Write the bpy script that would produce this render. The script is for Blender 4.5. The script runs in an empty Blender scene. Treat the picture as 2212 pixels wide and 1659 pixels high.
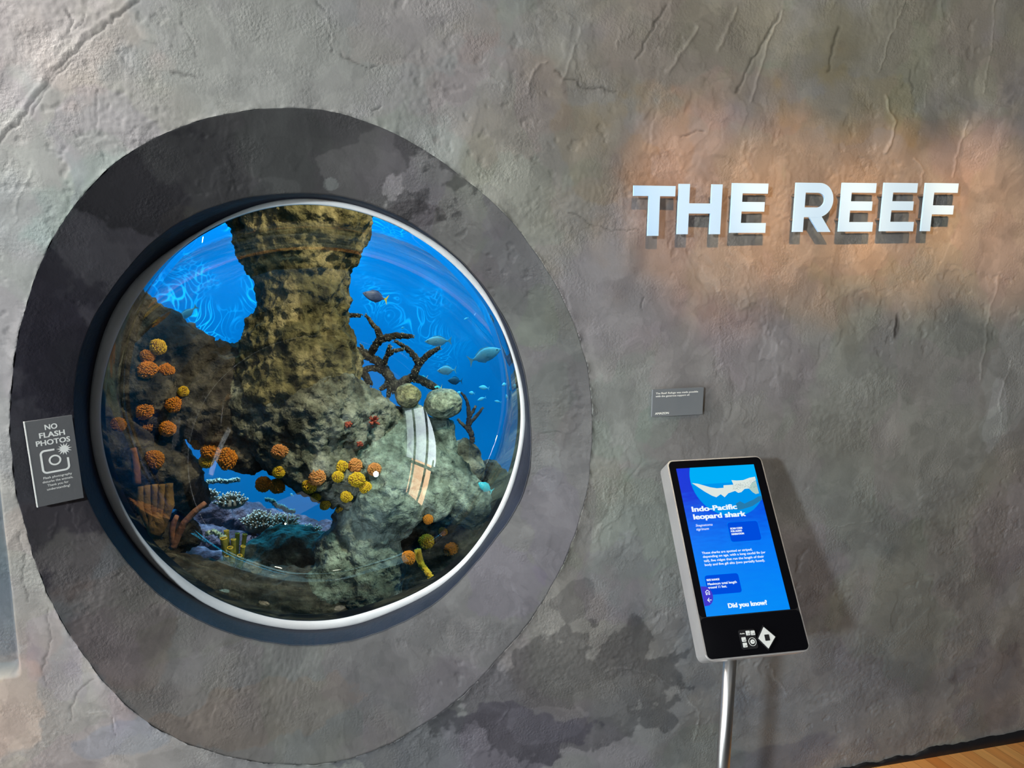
import bpy, bmesh, math, random
import numpy as np
from mathutils import Vector, Matrix

# ------------------------------------------------------------------ camera, world, lights
FPX, CX, CY = 1600.0, 1106.0, 829.5
PITCH, YAW = math.radians(11.5), math.radians(12.3)
EYE = np.array([0.0, -1.71, 1.6])
FWD = np.array([math.sin(YAW)*math.cos(PITCH), math.cos(YAW)*math.cos(PITCH), -math.sin(PITCH)])
RGT = np.array([math.cos(YAW), -math.sin(YAW), 0.0])
UPV = np.cross(RGT, FWD)
scene = bpy.context.scene
COL = scene.collection

cam_data = bpy.data.cameras.new('camera')
cam_data.sensor_width = 36.0
cam_data.lens = FPX/2212.0*36.0
cam_data.clip_start = 0.02
cam = bpy.data.objects.new('camera', cam_data)
COL.objects.link(cam)
cam.matrix_world = Matrix(((RGT[0], UPV[0], -FWD[0], EYE[0]), (RGT[1], UPV[1], -FWD[1], EYE[1]),
                           (RGT[2], UPV[2], -FWD[2], EYE[2]), (0, 0, 0, 1)))
scene.camera = cam

scene.view_settings.view_transform = 'Standard'
scene.view_settings.look = 'None'
scene.view_settings.exposure = 0.0
scene.view_settings.gamma = 1.0
scene.cycles.max_bounces = 8
scene.cycles.transparent_max_bounces = 12
scene.cycles.sample_clamp_indirect = 6.0

world = bpy.data.worlds.new('world')
scene.world = world
world.use_nodes = True
world.node_tree.nodes['Background'].inputs[0].default_value = (0.62, 0.74, 0.9, 1)
world.node_tree.nodes['Background'].inputs[1].default_value = 0.5

def area(name, loc, target, sx, sy, power, color, spread=math.pi):
    d = bpy.data.lights.new(name, 'AREA'); d.shape = 'RECTANGLE'; d.size = sx; d.size_y = sy
    d.energy = power; d.color = color; d.spread = spread
    o = bpy.data.objects.new(name, d); COL.objects.link(o); o.location = loc
    o.rotation_euler = (Vector(target)-Vector(loc)).to_track_quat('-Z', 'Y').to_euler()
    return o

def spot(name, loc, target, power, color, angle, blend=0.5, radius=0.03):
    d = bpy.data.lights.new(name, 'SPOT'); d.energy = power; d.color = color
    d.spot_size = math.radians(angle); d.spot_blend = blend; d.shadow_soft_size = radius
    o = bpy.data.objects.new(name, d); COL.objects.link(o); o.location = loc
    o.rotation_euler = (Vector(target)-Vector(loc)).to_track_quat('-Z', 'Y').to_euler()
    return o

WX = -2.25                                    # the glazed left wall of the gallery
# daylight through the left window (cool) and its sunlit upper lights (warm)
area('window_daylight', (WX-0.12, -1.4, 0.70), (5, -1.4, 0.70), 1.30, 1.35, 38, (0.80, 0.94, 1.0), math.radians(105))
area('window_warm_daylight', (WX-0.12, -1.4, 1.92), (5, -1.4, 1.92), 0.80, 1.35, 30, (1.0, 0.60, 0.33), math.radians(125))
# lamp behind the viewer on the left: throws the shadows of screen and plaque to the right
area('gallery_lamp', (-1.85, -3.05, 2.2), (0.9, -0.2, 0.8), 0.20, 0.20, 106, (0.84, 0.94, 1.0)).data.shape = 'DISK'
# ceiling wall washer near the left corner and general ceiling light
area('ceiling_washer', (-1.7, -0.42, 3.2), (-0.6, 0.0, 1.7), 0.5, 0.3, 31, (0.97, 0.98, 0.96), math.radians(110))
area('ceiling_panel', (1.2, -3.6, 3.55), (1.0, -3.4, 0), 1.6, 1.6, 5, (0.90, 0.95, 1.0))
# warm accent spots on the lettering
for k_, sx_ in enumerate((0.86, 1.13, 1.40, 1.68)):
    spot('letter_spot', (0.05+0.12*k_, -2.0, 3.25), (sx_, 0, 1.645), (330, 380, 450, 560)[k_], (1.0, 0.50, 0.21), (11, 10, 9.5, 9.5)[k_], 1.0, 0.015)
spot('letter_spill_fill', (1.25, -2.2, 3.4), (1.5, 0, 1.95), 74, (1.0, 0.80, 0.48), 62, 1.0, 0.03)  # added wide spot imitating warm spill around the lettering
spot('corner_uplight', (-1.5, -0.55, 0.25), (-0.92, 0.0, 0.40), 34, (1.0, 0.62, 0.42), 46, 0.8, 0.04)
spot('track_spot', (-0.05, -1.78, 3.45), (-0.1, -1.2, 0), 25, (1.0, 0.93, 0.8), 60, 0.6, 0.03)
spot('track_spot', (0.7, -1.15, 3.45), (0.7, -1.0, 0), 25, (1.0, 0.8, 0.5), 60, 0.6, 0.04)
# tank lamps above the water, mixed with added fill spots
area('tank_back_lamp', (0.0, 3.6, 2.75), (0.0, 3.9, 0.0), 6.0, 2.2, 225, (0.02, 0.54, 0.96))
spot('tank_cave_fill', (-0.35, 1.60, 2.75), (-0.28, 1.68, 0.5), 230, (0.75, 0.85, 1.0), 30, 0.7, 0.05)  # added spot to brighten the cave ledge
area('tank_front_lamp', (0.3, 1.7, 2.75), (0.3, 1.9, 0.0), 3.0, 0.8, 18, (0.45, 0.88, 1.0))
spot('tank_rock_lamp', (0.62, 0.28, 2.55), (0.0, 1.1, 1.3), 135, (1.0, 0.86, 0.55), 62, 0.7, 0.06)
spot('tank_cyan_fill', (0.95, 0.30, 2.3), (0.38, 1.0, 0.5), 72, (0.62, 1.0, 0.92), 48, 0.7, 0.06)  # added cyan fill for the lower right rock
spot('tank_left_lamp', (-0.2, 0.28, 2.4), (-0.45, 1.0, 0.9), 11, (1.0, 0.9, 0.7), 60, 0.8, 0.06)

spot('tank_hollow_fill', (0.85, 0.45, 0.72), (0.34, 1.0, 0.56), 9, (1.0, 0.92, 0.7), 34, 0.6, 0.05)  # added low spot inside the tank, brightens the corals at the hollow
spot('tank_fish_fill', (1.0, 1.2, 2.7), (1.05, 2.6, 1.0), 190, (0.15, 0.72, 1.0), 30, 0.8, 0.05)  # added spot to lighten the distant fish

def ripple_spot(name, loc, target, power, color, angle, kind):
    """added lamp whose strength carries a caustic line pattern, imitating rippled water above"""
    o = spot(name, loc, target, power, color, angle, 0.6, 0.002)
    d = o.data; d.use_nodes = True; N = d.node_tree.nodes; L = d.node_tree.links
    em = N['Emission']; tc = N.new('ShaderNodeTexCoord'); sp = N.new('ShaderNodeSeparateXYZ'); L.new(tc.outputs['Normal'], sp.inputs[0])
    cb = N.new('ShaderNodeCombineXYZ')
    for i, ax in enumerate('XY'):
        dv = N.new('ShaderNodeMath'); dv.operation = 'DIVIDE'; L.new(sp.outputs[ax], dv.inputs[0]); L.new(sp.outputs['Z'], dv.inputs[1]); L.new(dv.outputs[0], cb.inputs[i])
    nz = N.new('ShaderNodeTexNoise'); nz.inputs['Scale'].default_value = 3.5; nz.inputs['Detail'].default_value = 2
    mp = N.new('ShaderNodeMapping'); L.new(cb.outputs[0], nz.inputs['Vector'])
    ad = N.new('ShaderNodeVectorMath'); ad.operation = 'MULTIPLY_ADD'; ad.inputs[1].default_value = (0.5, 0.5, 0.5)
    L.new(nz.outputs['Color'], ad.inputs[0]); L.new(cb.outputs[0], ad.inputs[2]); L.new(ad.outputs[0], mp.inputs[0])
    mp.inputs['Scale'].default_value = (36, 80, 1) if kind == 'rings' else (26, 150, 1)
    vo = N.new('ShaderNodeTexVoronoi'); vo.feature = 'DISTANCE_TO_EDGE'; vo.inputs['Scale'].default_value = 1.0
    L.new(mp.outputs[0], vo.inputs['Vector'])
    mr = N.new('ShaderNodeMapRange'); mr.interpolation_type = 'SMOOTHSTEP'
    mr.inputs[1].default_value = 0.09; mr.inputs[2].default_value = 0.0; mr.inputs[3].default_value = 0.0; mr.inputs[4].default_value = 1.0
    L.new(vo.outputs['Distance'], mr.inputs[0])
    n2 = N.new('ShaderNodeTexNoise'); n2.inputs['Scale'].default_value = 5.0; L.new(cb.outputs[0], n2.inputs['Vector'])
    m2 = N.new('ShaderNodeMapRange'); m2.inputs[1].default_value = 0.46; m2.inputs[2].default_value = 0.60; L.new(n2.outputs['Fac'], m2.inputs[0])
    mu = N.new('ShaderNodeMath'); mu.operation = 'MULTIPLY'; L.new(mr.outputs[0], mu.inputs[0]); L.new(m2.outputs[0], mu.inputs[1])
    L.new(mu.outputs[0], em.inputs['Strength'])  # ripple pattern put straight into the lamp strength
    return o
ripple_spot('added_ripple_lamp', (-0.9, 2.6, 2.7), (-1.15, 5.0, 1.75), 1000, (0.25, 0.80, 1.0), 50, 'rings')
ripple_spot('added_ripple_lamp', (1.0, 2.6, 2.7), (0.85, 5.0, 1.55), 600, (0.25, 0.80, 1.0), 44, 'streaks')

# ------------------------------------------------------------------ helpers
rng = np.random.default_rng(7)
random.seed(7)

def ray(u, v):
    return FWD + RGT*((u-CX)/FPX) + UPV*((CY-v)/FPX)
def pt(u, v, y):
    r = ray(u, v); t = (y-EYE[1])/r[1]
    return EYE + t*r
def px(y, u=700, v=900):                      # metres per photo pixel at depth y
    p = pt(u, v, y)
    return float((p-EYE) @ FWD)/FPX

def tag(o, label=None, cat=None, group=None, kind=None):
    if label: o['label'] = label
    if cat: o['category'] = cat
    if group: o['group'] = group
    if kind: o['kind'] = kind
    return o

def empty(name, loc, label, cat, group=None):
    o = bpy.data.objects.new(name, None); COL.objects.link(o); o.location = Vector(loc)
    o.empty_display_size = 0.05
    return tag(o, label, cat, group)

def link(name, me, mat=None, parent=None, smooth=False, world_space=True):
    o = bpy.data.objects.new(name, me); COL.objects.link(o)
    if mat is not None and not me.materials: me.materials.append(mat)
    if smooth: me.polygons.foreach_set('use_smooth', [True]*len(me.polygons))
    if parent is not None:
        o.parent = parent
        if world_space:                       # mesh given in world space under an unrotated empty
            top = parent; off = Vector((0, 0, 0))
            while top is not None:
                off = off + Vector(top.location); top = top.parent
            o.location = -off
    return o

def from_np(verts, faces):
    me = bpy.data.meshes.new('m')
    verts = np.asarray(verts, dtype=np.float32); faces = np.asarray(faces, dtype=np.int32)
    n, k = faces.shape
    me.vertices.add(len(verts)); me.vertices.foreach_set('co', verts.ravel())
    me.loops.add(n*k); me.loops.foreach_set('vertex_index', faces.ravel())
    me.polygons.add(n); me.polygons.foreach_set('loop_start', np.arange(0, n*k, k, dtype=np.int32))
    me.update(calc_edges=True)
    return me

def grid_faces(nr, nc, wrap=False):
    i = np.arange(nr-1)[:, None]; j = np.arange(nc if wrap else nc-1)[None, :]
    j2 = (j+1) % nc
    a = i*nc+j; b = i*nc+j2; c = (i+1)*nc+j2; d = (i+1)*nc+j
    return np.stack([a, b, c, d], -1).reshape(-1, 4)

def bm_mesh(bm):
    bmesh.ops.recalc_face_normals(bm, faces=bm.faces)
    me = bpy.data.meshes.new('m'); bm.to_mesh(me); bm.free(); return me

def box_bm(bm, c, s, M=None):
    r = bmesh.ops.create_cube(bm, size=1.0)
    for v in r['verts']:
        v.co = Vector((v.co.x*s[0]+c[0], v.co.y*s[1]+c[1], v.co.z*s[2]+c[2]))
        if M is not None: v.co = M @ v.co
    return r['verts']

def box(name, lo, hi, mat, parent=None, bevel=0.0, M=None):
    bm = bmesh.new()
    box_bm(bm, [(a+b)/2 for a, b in zip(lo, hi)], [b-a for a, b in zip(lo, hi)])
    if bevel: bmesh.ops.bevel(bm, geom=bm.edges[:], offset=bevel, segments=3, affect='EDGES', profile=0.6)
    if M is not None: bm.transform(M)
    return link(name, bm_mesh(bm), mat, parent)

def prism_bm(bm, poly, y0, y1, M=None):       # polygon in x,z extruded along y
    lo = [bm.verts.new((x, y0, z)) for x, z in poly]
    hi = [bm.verts.new((x, y1, z)) for x, z in poly]
    n = len(poly)
    bm.faces.new(lo); bm.faces.new(hi[::-1])
    for i in range(n):
        j = (i+1) % n
        bm.faces.new((lo[i], hi[i], hi[j], lo[j]))
    if M is not None:
        for v in lo+hi: v.co = M @ v.co

def rrect(x0, z0, x1, z1, r, n=8):
    out = []
    for cx, cz, a0 in ((x1-r, z1-r, 0), (x0+r, z1-r, 90), (x0+r, z0+r, 180), (x1-r, z0+r, 270)):
        for k in range(n+1):
            a = math.radians(a0+90*k/n); out.append((cx+r*math.cos(a), cz+r*math.sin(a)))
    return out

def tube_bm(bm, pts, rads, n=10, jitter=0.0, cap=True):
    pts = [Vector(p) for p in pts]; rings = []
    prev = None
    for i, p in enumerate(pts):
        d = (pts[min(i+1, len(pts)-1)]-pts[max(i-1, 0)])
        d = d.normalized() if d.length > 1e-9 else Vector((0, 0, 1))
        ref = prev if prev is not None else (Vector((0, 0, 1)) if abs(d.z) < 0.9 else Vector((1, 0, 0)))
        a = (ref-d*ref.dot(d)).normalized(); b = d.cross(a); prev = a
        ring = []
        for k in range(n):
            t = 2*math.pi*k/n; r = rads[i]*(1+jitter*(random.random()-0.5))
            ring.append(bm.verts.new(p+(a*math.cos(t)+b*math.sin(t))*r))
        rings.append(ring)
    for r0, r1 in zip(rings, rings[1:]):
        for k in range(n):
            bm.faces.new((r0[k], r0[(k+1) % n], r1[(k+1) % n], r1[k]))
    if cap:
        bm.faces.new(rings[0][::-1]); bm.faces.new(rings[-1])

def resample(pts, rads, step):
    P = [Vector(pts[0])]; R = [rads[0]]
    for (a, b), (ra, rb) in zip(zip(pts, pts[1:]), zip(rads, rads[1:])):
        a = Vector(a); b = Vector(b); n = max(1, int((b-a).length/step))
        for k in range(1, n+1):
            P.append(a.lerp(b, k/n)); R.append(ra+(rb-ra)*k/n)
    return P, R

# ---- numpy gradient noise
def perlin(x, y, seed):
    r = np.random.default_rng(seed); N = 256
    perm = r.permutation(N); perm = np.concatenate([perm, perm])
    ang = r.random(N)*2*np.pi; gx, gy = np.cos(ang), np.sin(ang)
    xi = np.floor(x).astype(int); yi = np.floor(y).astype(int)
    xf = x-xi; yf = y-yi
    u = xf*xf*xf*(xf*(xf*6-15)+10); v = yf*yf*yf*(yf*(yf*6-15)+10)
    def g(i, j):
        h = perm[(perm[(xi+i) % N]+(yi+j)) % N]
        return gx[h]*(xf-i)+gy[h]*(yf-j)
    return (g(0, 0)*(1-u)+g(1, 0)*u)*(1-v)+(g(0, 1)*(1-u)+g(1, 1)*u)*v
def fbm(x, y, seed, octv=4, gain=0.5):
    s = 0; a = 1.0
    for o in range(octv):
        s = s+a*perlin(x*2**o, y*2**o, seed+o*17); a *= gain
    return s*1.4
def sstep(a, b, x):
    t = np.clip((x-a)/(b-a), 0, 1); return t*t*(3-2*t)

# ---- materials
def mat(name, color=(0.5, 0.5, 0.5), rough=0.5, metal=0.0, spec=0.5, emit=None, estr=1.0):
    m = bpy.data.materials.new(name); m.use_nodes = True
    b = m.node_tree.nodes['Principled BSDF']
    b.inputs['Base Color'].default_value = (*color, 1); b.inputs['Roughness'].default_value = rough
    b.inputs['Metallic'].default_value = metal; b.inputs['Specular IOR Level'].default_value = spec
    if emit is not None:
        b.inputs['Emission Color'].default_value = (*emit, 1); b.inputs['Emission Strength'].default_value = estr
    return m

def noisy(name, stops, scale=8.0, rough=0.7, bump=0.3, bscale=60.0, detail=6, coords='Object', dist=0.5, spec=0.3, bdist=0.01, crev=0.0):
    m = mat(name, (0.5, 0.5, 0.5), rough, spec=spec); nt = m.node_tree; N = nt.nodes; L = nt.links
    b = N['Principled BSDF']
    tc = N.new('ShaderNodeTexCoord')
    n1 = N.new('ShaderNodeTexNoise'); n1.inputs['Scale'].default_value = scale; n1.inputs['Detail'].default_value = detail
    n1.inputs['Distortion'].default_value = dist
    cr = N.new('ShaderNodeValToRGB'); els = cr.color_ramp.elements
    while len(els) > 1: els.remove(els[-1])
    els[0].position = stops[0][0]; els[0].color = (*stops[0][1], 1)
    for p, c in stops[1:]:
        e = els.new(p); e.color = (*c, 1)
    n2 = N.new('ShaderNodeTexNoise'); n2.inputs['Scale'].default_value = bscale; n2.inputs['Detail'].default_value = 5
    bp = N.new('ShaderNodeBump'); bp.inputs['Strength'].default_value = bump; bp.inputs['Distance'].default_value = bdist
    L.new(tc.outputs[coords], n1.inputs['Vector']); L.new(tc.outputs[coords], n2.inputs['Vector'])
    L.new(n1.outputs['Fac'], cr.inputs['Fac'])
    if crev:
        n3 = N.new('ShaderNodeTexNoise'); n3.inputs['Scale'].default_value = scale*4.5; n3.inputs['Detail'].default_value = 8; n3.inputs['Roughness'].default_value = 0.7
        m3 = N.new('ShaderNodeMapRange'); m3.inputs[1].default_value = 0.36; m3.inputs[2].default_value = 0.62; m3.inputs[3].default_value = 1-crev; m3.inputs[4].default_value = 1+crev*0.6
        s3 = N.new('ShaderNodeVectorMath'); s3.operation = 'SCALE'
        L.new(tc.outputs[coords], n3.inputs['Vector']); L.new(n3.outputs['Fac'], m3.inputs[0])
        L.new(cr.outputs['Color'], s3.inputs[0]); L.new(m3.outputs[0], s3.inputs['Scale']); L.new(s3.outputs[0], b.inputs['Base Color'])
    else: L.new(cr.outputs['Color'], b.inputs['Base Color'])
    L.new(n2.outputs['Fac'], bp.inputs['Height']); L.new(bp.outputs['Normal'], b.inputs['Normal'])
    return m

def plaster_mat(name, rough=0.62):
    m = mat(name, (0.2, 0.2, 0.2), rough, spec=0.35); nt = m.node_tree; N = nt.nodes; L = nt.links
    b = N['Principled BSDF']
    at = N.new('ShaderNodeAttribute'); at.attribute_name = 'pigment'
    tc = N.new('ShaderNodeTexCoord')
    n1 = N.new('ShaderNodeTexNoise'); n1.inputs['Scale'].default_value = 22; n1.inputs['Detail'].default_value = 8
    n1.inputs['Roughness'].default_value = 0.65
    mr = N.new('ShaderNodeMapRange'); mr.inputs[1].default_value = 0.25; mr.inputs[2].default_value = 0.75
    mr.inputs[3].default_value = 0.88; mr.inputs[4].default_value = 1.12
    mx = N.new('ShaderNodeVectorMath'); mx.operation = 'SCALE'
    L.new(tc.outputs['Object'], n1.inputs['Vector']); L.new(n1.outputs['Fac'], mr.inputs[0])
    L.new(at.outputs['Color'], mx.inputs[0]); L.new(mr.outputs[0], mx.inputs['Scale'])
    L.new(mx.outputs[0], b.inputs['Base Color'])
    n2 = N.new('ShaderNodeTexNoise'); n2.inputs['Scale'].default_value = 160; n2.inputs['Detail'].default_value = 5
    n3 = N.new('ShaderNodeTexNoise'); n3.inputs['Scale'].default_value = 9; n3.inputs['Detail'].default_value = 3
    mg = N.new('ShaderNodeMapRange'); mg.inputs[1].default_value = 0.45; mg.inputs[2].default_value = 0.65
    mg.inputs[3].default_value = 0.12; mg.inputs[4].default_value = 0.75
    L.new(tc.outputs['Object'], n3.inputs['Vector']); L.new(n3.outputs['Fac'], mg.inputs[0])
    bp = N.new('ShaderNodeBump'); bp.inputs['Distance'].default_value = 0.003
    L.new(mg.outputs[0], bp.inputs['Strength'])
    L.new(tc.outputs['Object'], n2.inputs['Vector']); L.new(n2.outputs['Fac'], bp.inputs['Height'])
    L.new(bp.outputs['Normal'], b.inputs['Normal'])
    return m

M = {}
M['plaster'] = plaster_mat('plaster')
M['ring'] = plaster_mat('ring_plaster')
M['navy'] = noisy('navy_paint', [(0.3, (0.010, 0.012, 0.020)), (0.7, (0.022, 0.026, 0.042))], 6, 0.6, 0.2, 80)
M['flange'] = noisy('white_flange', [(0.3, (0.60, 0.62, 0.62)), (0.7, (0.72, 0.74, 0.74))], 9, 0.45, 0.15, 40)
M['paint'] = mat('room_paint', (0.10, 0.10, 0.10), 0.8)
M['letter'] = mat('letter_enamel', (0.38, 0.64, 0.95), 0.42)
M['pin'] = mat('steel_pin', (0.5, 0.5, 0.5), 0.35, 1.0)
M['signgrey'] = noisy('sign_grey', [(0.3, (0.115, 0.115, 0.118)), (0.7, (0.135, 0.135, 0.137))], 5, 0.5, 0.05, 90)
M['plaquegrey'] = noisy('plaque_grey', [(0.3, (0.15, 0.165, 0.18)), (0.7, (0.18, 0.19, 0.20))], 8, 0.4, 0.03, 90)
M['white'] = mat('white_print', (0.85, 0.85, 0.80), 0.5)
M['alu'] = noisy('brushed_aluminium', [(0.3, (0.62, 0.60, 0.60)), (0.7, (0.72, 0.70, 0.69))], 14, 0.38, 0.05, 120)
M['alu'].node_tree.nodes['Principled BSDF'].inputs['Metallic'].default_value = 0.75
M['steel'] = mat('stainless_steel', (0.52, 0.50, 0.48), 0.34, 1.0)
M['blackglass'] = mat('black_glass', (0.003, 0.003, 0.004), 0.12, spec=0.15)
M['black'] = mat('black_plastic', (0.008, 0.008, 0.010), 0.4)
M['key'] = mat('white_key', (0.62, 0.64, 0.62), 0.4)
def emat(name, c, s=1.0): return mat(name, (0, 0, 0), 0.5, spec=0.0, emit=c, estr=s)
M['s_white'] = emat('screen_white', (0.85, 0.95, 1.0), 1.0)
M['s_dark'] = emat('screen_dark_blue', (0.0, 0.075, 0.72))
M['s_line'] = emat('screen_line_blue', (0.0, 0.22, 0.95))
M['s_disc'] = emat('screen_disc', (0.0, 0.30, 0.85))
M['s_sea'] = emat('screen_sea', (0.0, 0.42, 0.93))
M['s_purple'] = emat('screen_purple', (0.055, 0.045, 0.60))
M['s_shark'] = emat('screen_shark', (0.72, 0.80, 0.76))
M['s_spot'] = emat('screen_shark_spots', (0.20, 0.26, 0.26))
M['s_reef'] = emat('screen_reef', (0.02, 0.20, 0.42))

def screen_mat():
    m = bpy.data.materials.new('screen_picture'); m.use_nodes = True; N = m.node_tree.nodes; L = m.node_tree.links
    b = N['Principled BSDF']; b.inputs['Base Color'].default_value = (0, 0, 0, 1); b.inputs['Roughness'].default_value = 0.2
    tc = N.new('ShaderNodeTexCoord'); sp = N.new('ShaderNodeSeparateXYZ'); L.new(tc.outputs['Generated'], sp.inputs[0])
    mp = N.new('ShaderNodeMapping'); mp.inputs['Scale'].default_value = (1.2, 1, 9); mp.inputs['Rotation'].default_value = (0, 0.25, 0)
    nz = N.new('ShaderNodeTexNoise'); nz.inputs['Scale'].default_value = 5; nz.inputs['Detail'].default_value = 5
    L.new(tc.outputs['Generated'], mp.inputs[0]); L.new(mp.outputs[0], nz.inputs['Vector'])
    ad = N.new('ShaderNodeMath'); ad.operation = 'MULTIPLY_ADD'; ad.inputs[1].default_value = 0.35
    L.new(nz.outputs['Fac'], ad.inputs[0]); L.new(sp.outputs['Z'], ad.inputs[2])
    cr = N.new('ShaderNodeValToRGB'); e = cr.color_ramp.elements
    e[0].position = 0.12; e[0].color = (0.0, 0.27, 0.93, 1); e[1].position = 1.12; e[1].color = (0.0, 0.035, 0.72, 1)
    k = e.new(0.62); k.color = (0.0, 0.19, 0.93, 1)
    L.new(ad.outputs[0], cr.inputs['Fac']); L.new(cr.outputs['Color'], b.inputs['Emission Color'])
    b.inputs['Emission Strength'].default_value = 1.0
    return m
M['s_pic'] = screen_mat()

def glass_mat():
    m = bpy.data.materials.new('acrylic'); m.use_nodes = True; nt = m.node_tree; N = nt.nodes; L = nt.links
    N.remove(N['Principled BSDF']); out = N['Material Output']
    tr = N.new('ShaderNodeBsdfTransparent'); tr.inputs[0].default_value = (0.97, 0.99, 0.99, 1)
    gl = N.new('ShaderNodeBsdfGlossy'); gl.inputs['Roughness'].default_value = 0.0
    fr = N.new('ShaderNodeFresnel'); fr.inputs[0].default_value = 1.49
    ml = N.new('ShaderNodeMath'); ml.operation = 'MULTIPLY'; ml.inputs[1].default_value = 1.9; ml.use_clamp = True
    mx = N.new('ShaderNodeMixShader')
    L.new(fr.outputs[0], ml.inputs[0]); L.new(ml.outputs[0], mx.inputs[0])
    L.new(tr.outputs[0], mx.inputs[1]); L.new(gl.outputs[0], mx.inputs[2]); L.new(mx.outputs[0], out.inputs[0])
    return m
M['glass'] = glass_mat()

def wood_mat():
    m = mat('strip_wood', (0.5, 0.25, 0.08), 0.4); N = m.node_tree.nodes; L = m.node_tree.links
    b = N['Principled BSDF']; tc = N.new('ShaderNodeTexCoord')
    mp = N.new('ShaderNodeMapping'); mp.inputs['Rotation'].default_value = (0, 0, math.radians(-13))
    L.new(tc.outputs['Object'], mp.inputs[0])
    br = N.new('ShaderNodeTexBrick'); br.offset = 0.37; br.inputs['Scale'].default_value = 1.0
    mp2 = N.new('ShaderNodeMapping'); mp2.inputs['Rotation'].default_value = (0, 0, math.radians(90))
    L.new(mp.outputs[0], mp2.inputs[0]); L.new(mp2.outputs[0], br.inputs['Vector'])
    br.inputs['Brick Width'].default_value = 0.9; br.inputs['Row Height'].default_value = 0.042
    br.inputs['Mortar Size'].default_value = 0.0006; br.inputs['Bias'].default_value = 0.0
    br.inputs['Color1'].default_value = (0.56, 0.17, 0.03, 1); br.inputs['Color2'].default_value = (0.86, 0.46, 0.15, 1)
    br.inputs['Mortar'].default_value = (0.25, 0.09, 0.02, 1)
    nz = N.new('ShaderNodeTexNoise'); nz.inputs['Scale'].default_value = 5; nz.inputs['Detail'].default_value = 4
    m3 = N.new('ShaderNodeMapping'); m3.inputs['Scale'].default_value = (12, 1.0, 1)
    L.new(mp.outputs[0], m3.inputs[0]); L.new(m3.outputs[0], nz.inputs['Vector'])
    mr = N.new('ShaderNodeMapRange'); mr.inputs[3].default_value = 0.75; mr.inputs[4].default_value = 1.25
    L.new(nz.outputs['Fac'], mr.inputs[0])
    sc = N.new('ShaderNodeVectorMath'); sc.operation = 'SCALE'
    L.new(br.outputs['Color'], sc.inputs[0]); L.new(mr.outputs[0], sc.inputs['Scale']); L.new(sc.outputs[0], b.inputs['Base Color'])
    return m
M['wood'] = wood_mat()

# ------------------------------------------------------------------ traced outlines of the round window (photo pixels)
RING_OUT = [(51,675),(104,539),(136,476),(202,394),(269,337),(357,286),(481,246),(595,233),(696,238),(790,262),(868,296),(915,322),(965,357),(1027,406),(1118,492),(1177,579),(1215,640),(1243,710),(1262,760),(1276,850),(1280,920),(1277,985),(1262,1085),(1240,1160),(1215,1215),(1175,1295),(1107,1385),(1018,1483),(905,1571),(797,1625),(715,1648),(640,1652),(571,1647),(490,1632),(400,1604),(355,1583),(299,1544),(243,1497),(205,1446),(158,1382),(115,1305),(77,1215),(55,1134),(32,1048),(25,985),(23,900),(30,790)]
RING_IN = [(368,492),(415,464),(474,441),(560,424),(631,417),(678,418),(725,422),(780,435),(839,457),(886,479),(934,513),(981,551),(1016,589),(1037,610),(1070,652),(1093,702),(1115,749),(1127,785),(1138,835),(1143,890),(1145,960),(1143,1015),(1136,1050),(1113,1097),(1089,1137),(1065,1170),(1032,1208),(999,1246),(976,1272),(940,1301),(900,1327),(872,1341),(813,1367),(765,1381),(706,1392),(661,1393),(600,1390),(566,1384),(495,1365),(436,1342),(365,1298),(330,1273),(282,1223),(258,1194),(232,1154),(201,1102),(182,1061),(170,993),(164,934),(157,893),(161,839),(168,780),(185,730),(202,692),(228,645),(263,591),(297,560)]
FL_OUT = [(392,525),(462,482),(533,450),(560,439),(631,428),(678,429),(737,437),(780,447),(839,464),(898,495),(945,528),(994,562),(1027,595),(1058,643),(1082,690),(1103,735),(1117,782),(1128,820),(1134,844),(1136,879),(1135,926),(1131,962),(1122,1009),(1110,1047),(1096,1085),(1075,1128),(1051,1168),(1025,1204),(995,1235),(959,1263),(900,1298),(860,1317),(813,1336),(742,1356),(699,1361),(652,1362),(600,1357),(543,1345),(481,1325),(420,1292),(365,1254),(331,1223),(289,1175),(265,1139),(239,1095),(218,1045),(205,1002),(198,969),(193,922),(192,870),(197,834),(205,783),(211,749),(230,699),(256,652),(292,603),(330,562)]
FL_IN = [(415,518),(483,481),(560,453),(631,444),(690,443),(749,451),(808,469),(851,485),(898,510),(945,544),(993,584),(1015,606),(1049,650),(1075,697),(1096,737),(1110,785),(1118,820),(1123,863),(1125,891),(1124,933),(1119,967),(1109,1014),(1098,1048),(1082,1085),(1061,1128),(1034,1168),(1005,1204),(971,1237),(931,1263),(900,1281),(872,1294),(825,1312),(770,1329),(718,1340),(657,1342),(600,1338),(543,1323),(484,1302),(429,1273),(382,1238),(339,1200),(303,1156),(275,1111),(249,1059),(232,1001),(223,964),(217,912),(217,875),(223,823),(233,782),(242,754),(261,707),(287,655),(320,610),(365,560)]
WC = np.array([-0.08, 0.935])                 # window centre (x, z)
NT = 1600
TH = np.arange(NT)*2*np.pi/NT
def loop_radius(pix, y, order=14):
    P = np.array([pt(u, v, y) for u, v in pix])[:, [0, 2]]-WC
    th = np.arctan2(P[:, 1], P[:, 0]) % (2*np.pi); r = np.hypot(P[:, 0], P[:, 1])
    o = np.argsort(th); th, r = th[o], r[o]
    th = np.concatenate([th-2*np.pi, th, th+2*np.pi]); r = np.tile(r, 3)
    rr = np.interp(TH, th, r)
    F = np.fft.rfft(rr); F[order+1:] = 0
    return np.fft.irfft(F, NT)
D1, D2 = 0.072, 0.165
R_OUT = loop_radius(RING_OUT, 0.0)
R_IN = loop_radius(RING_IN, D1)
R_FO = loop_radius(FL_OUT, D2)
R_FI = loop_radius(FL_IN, D2)
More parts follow.
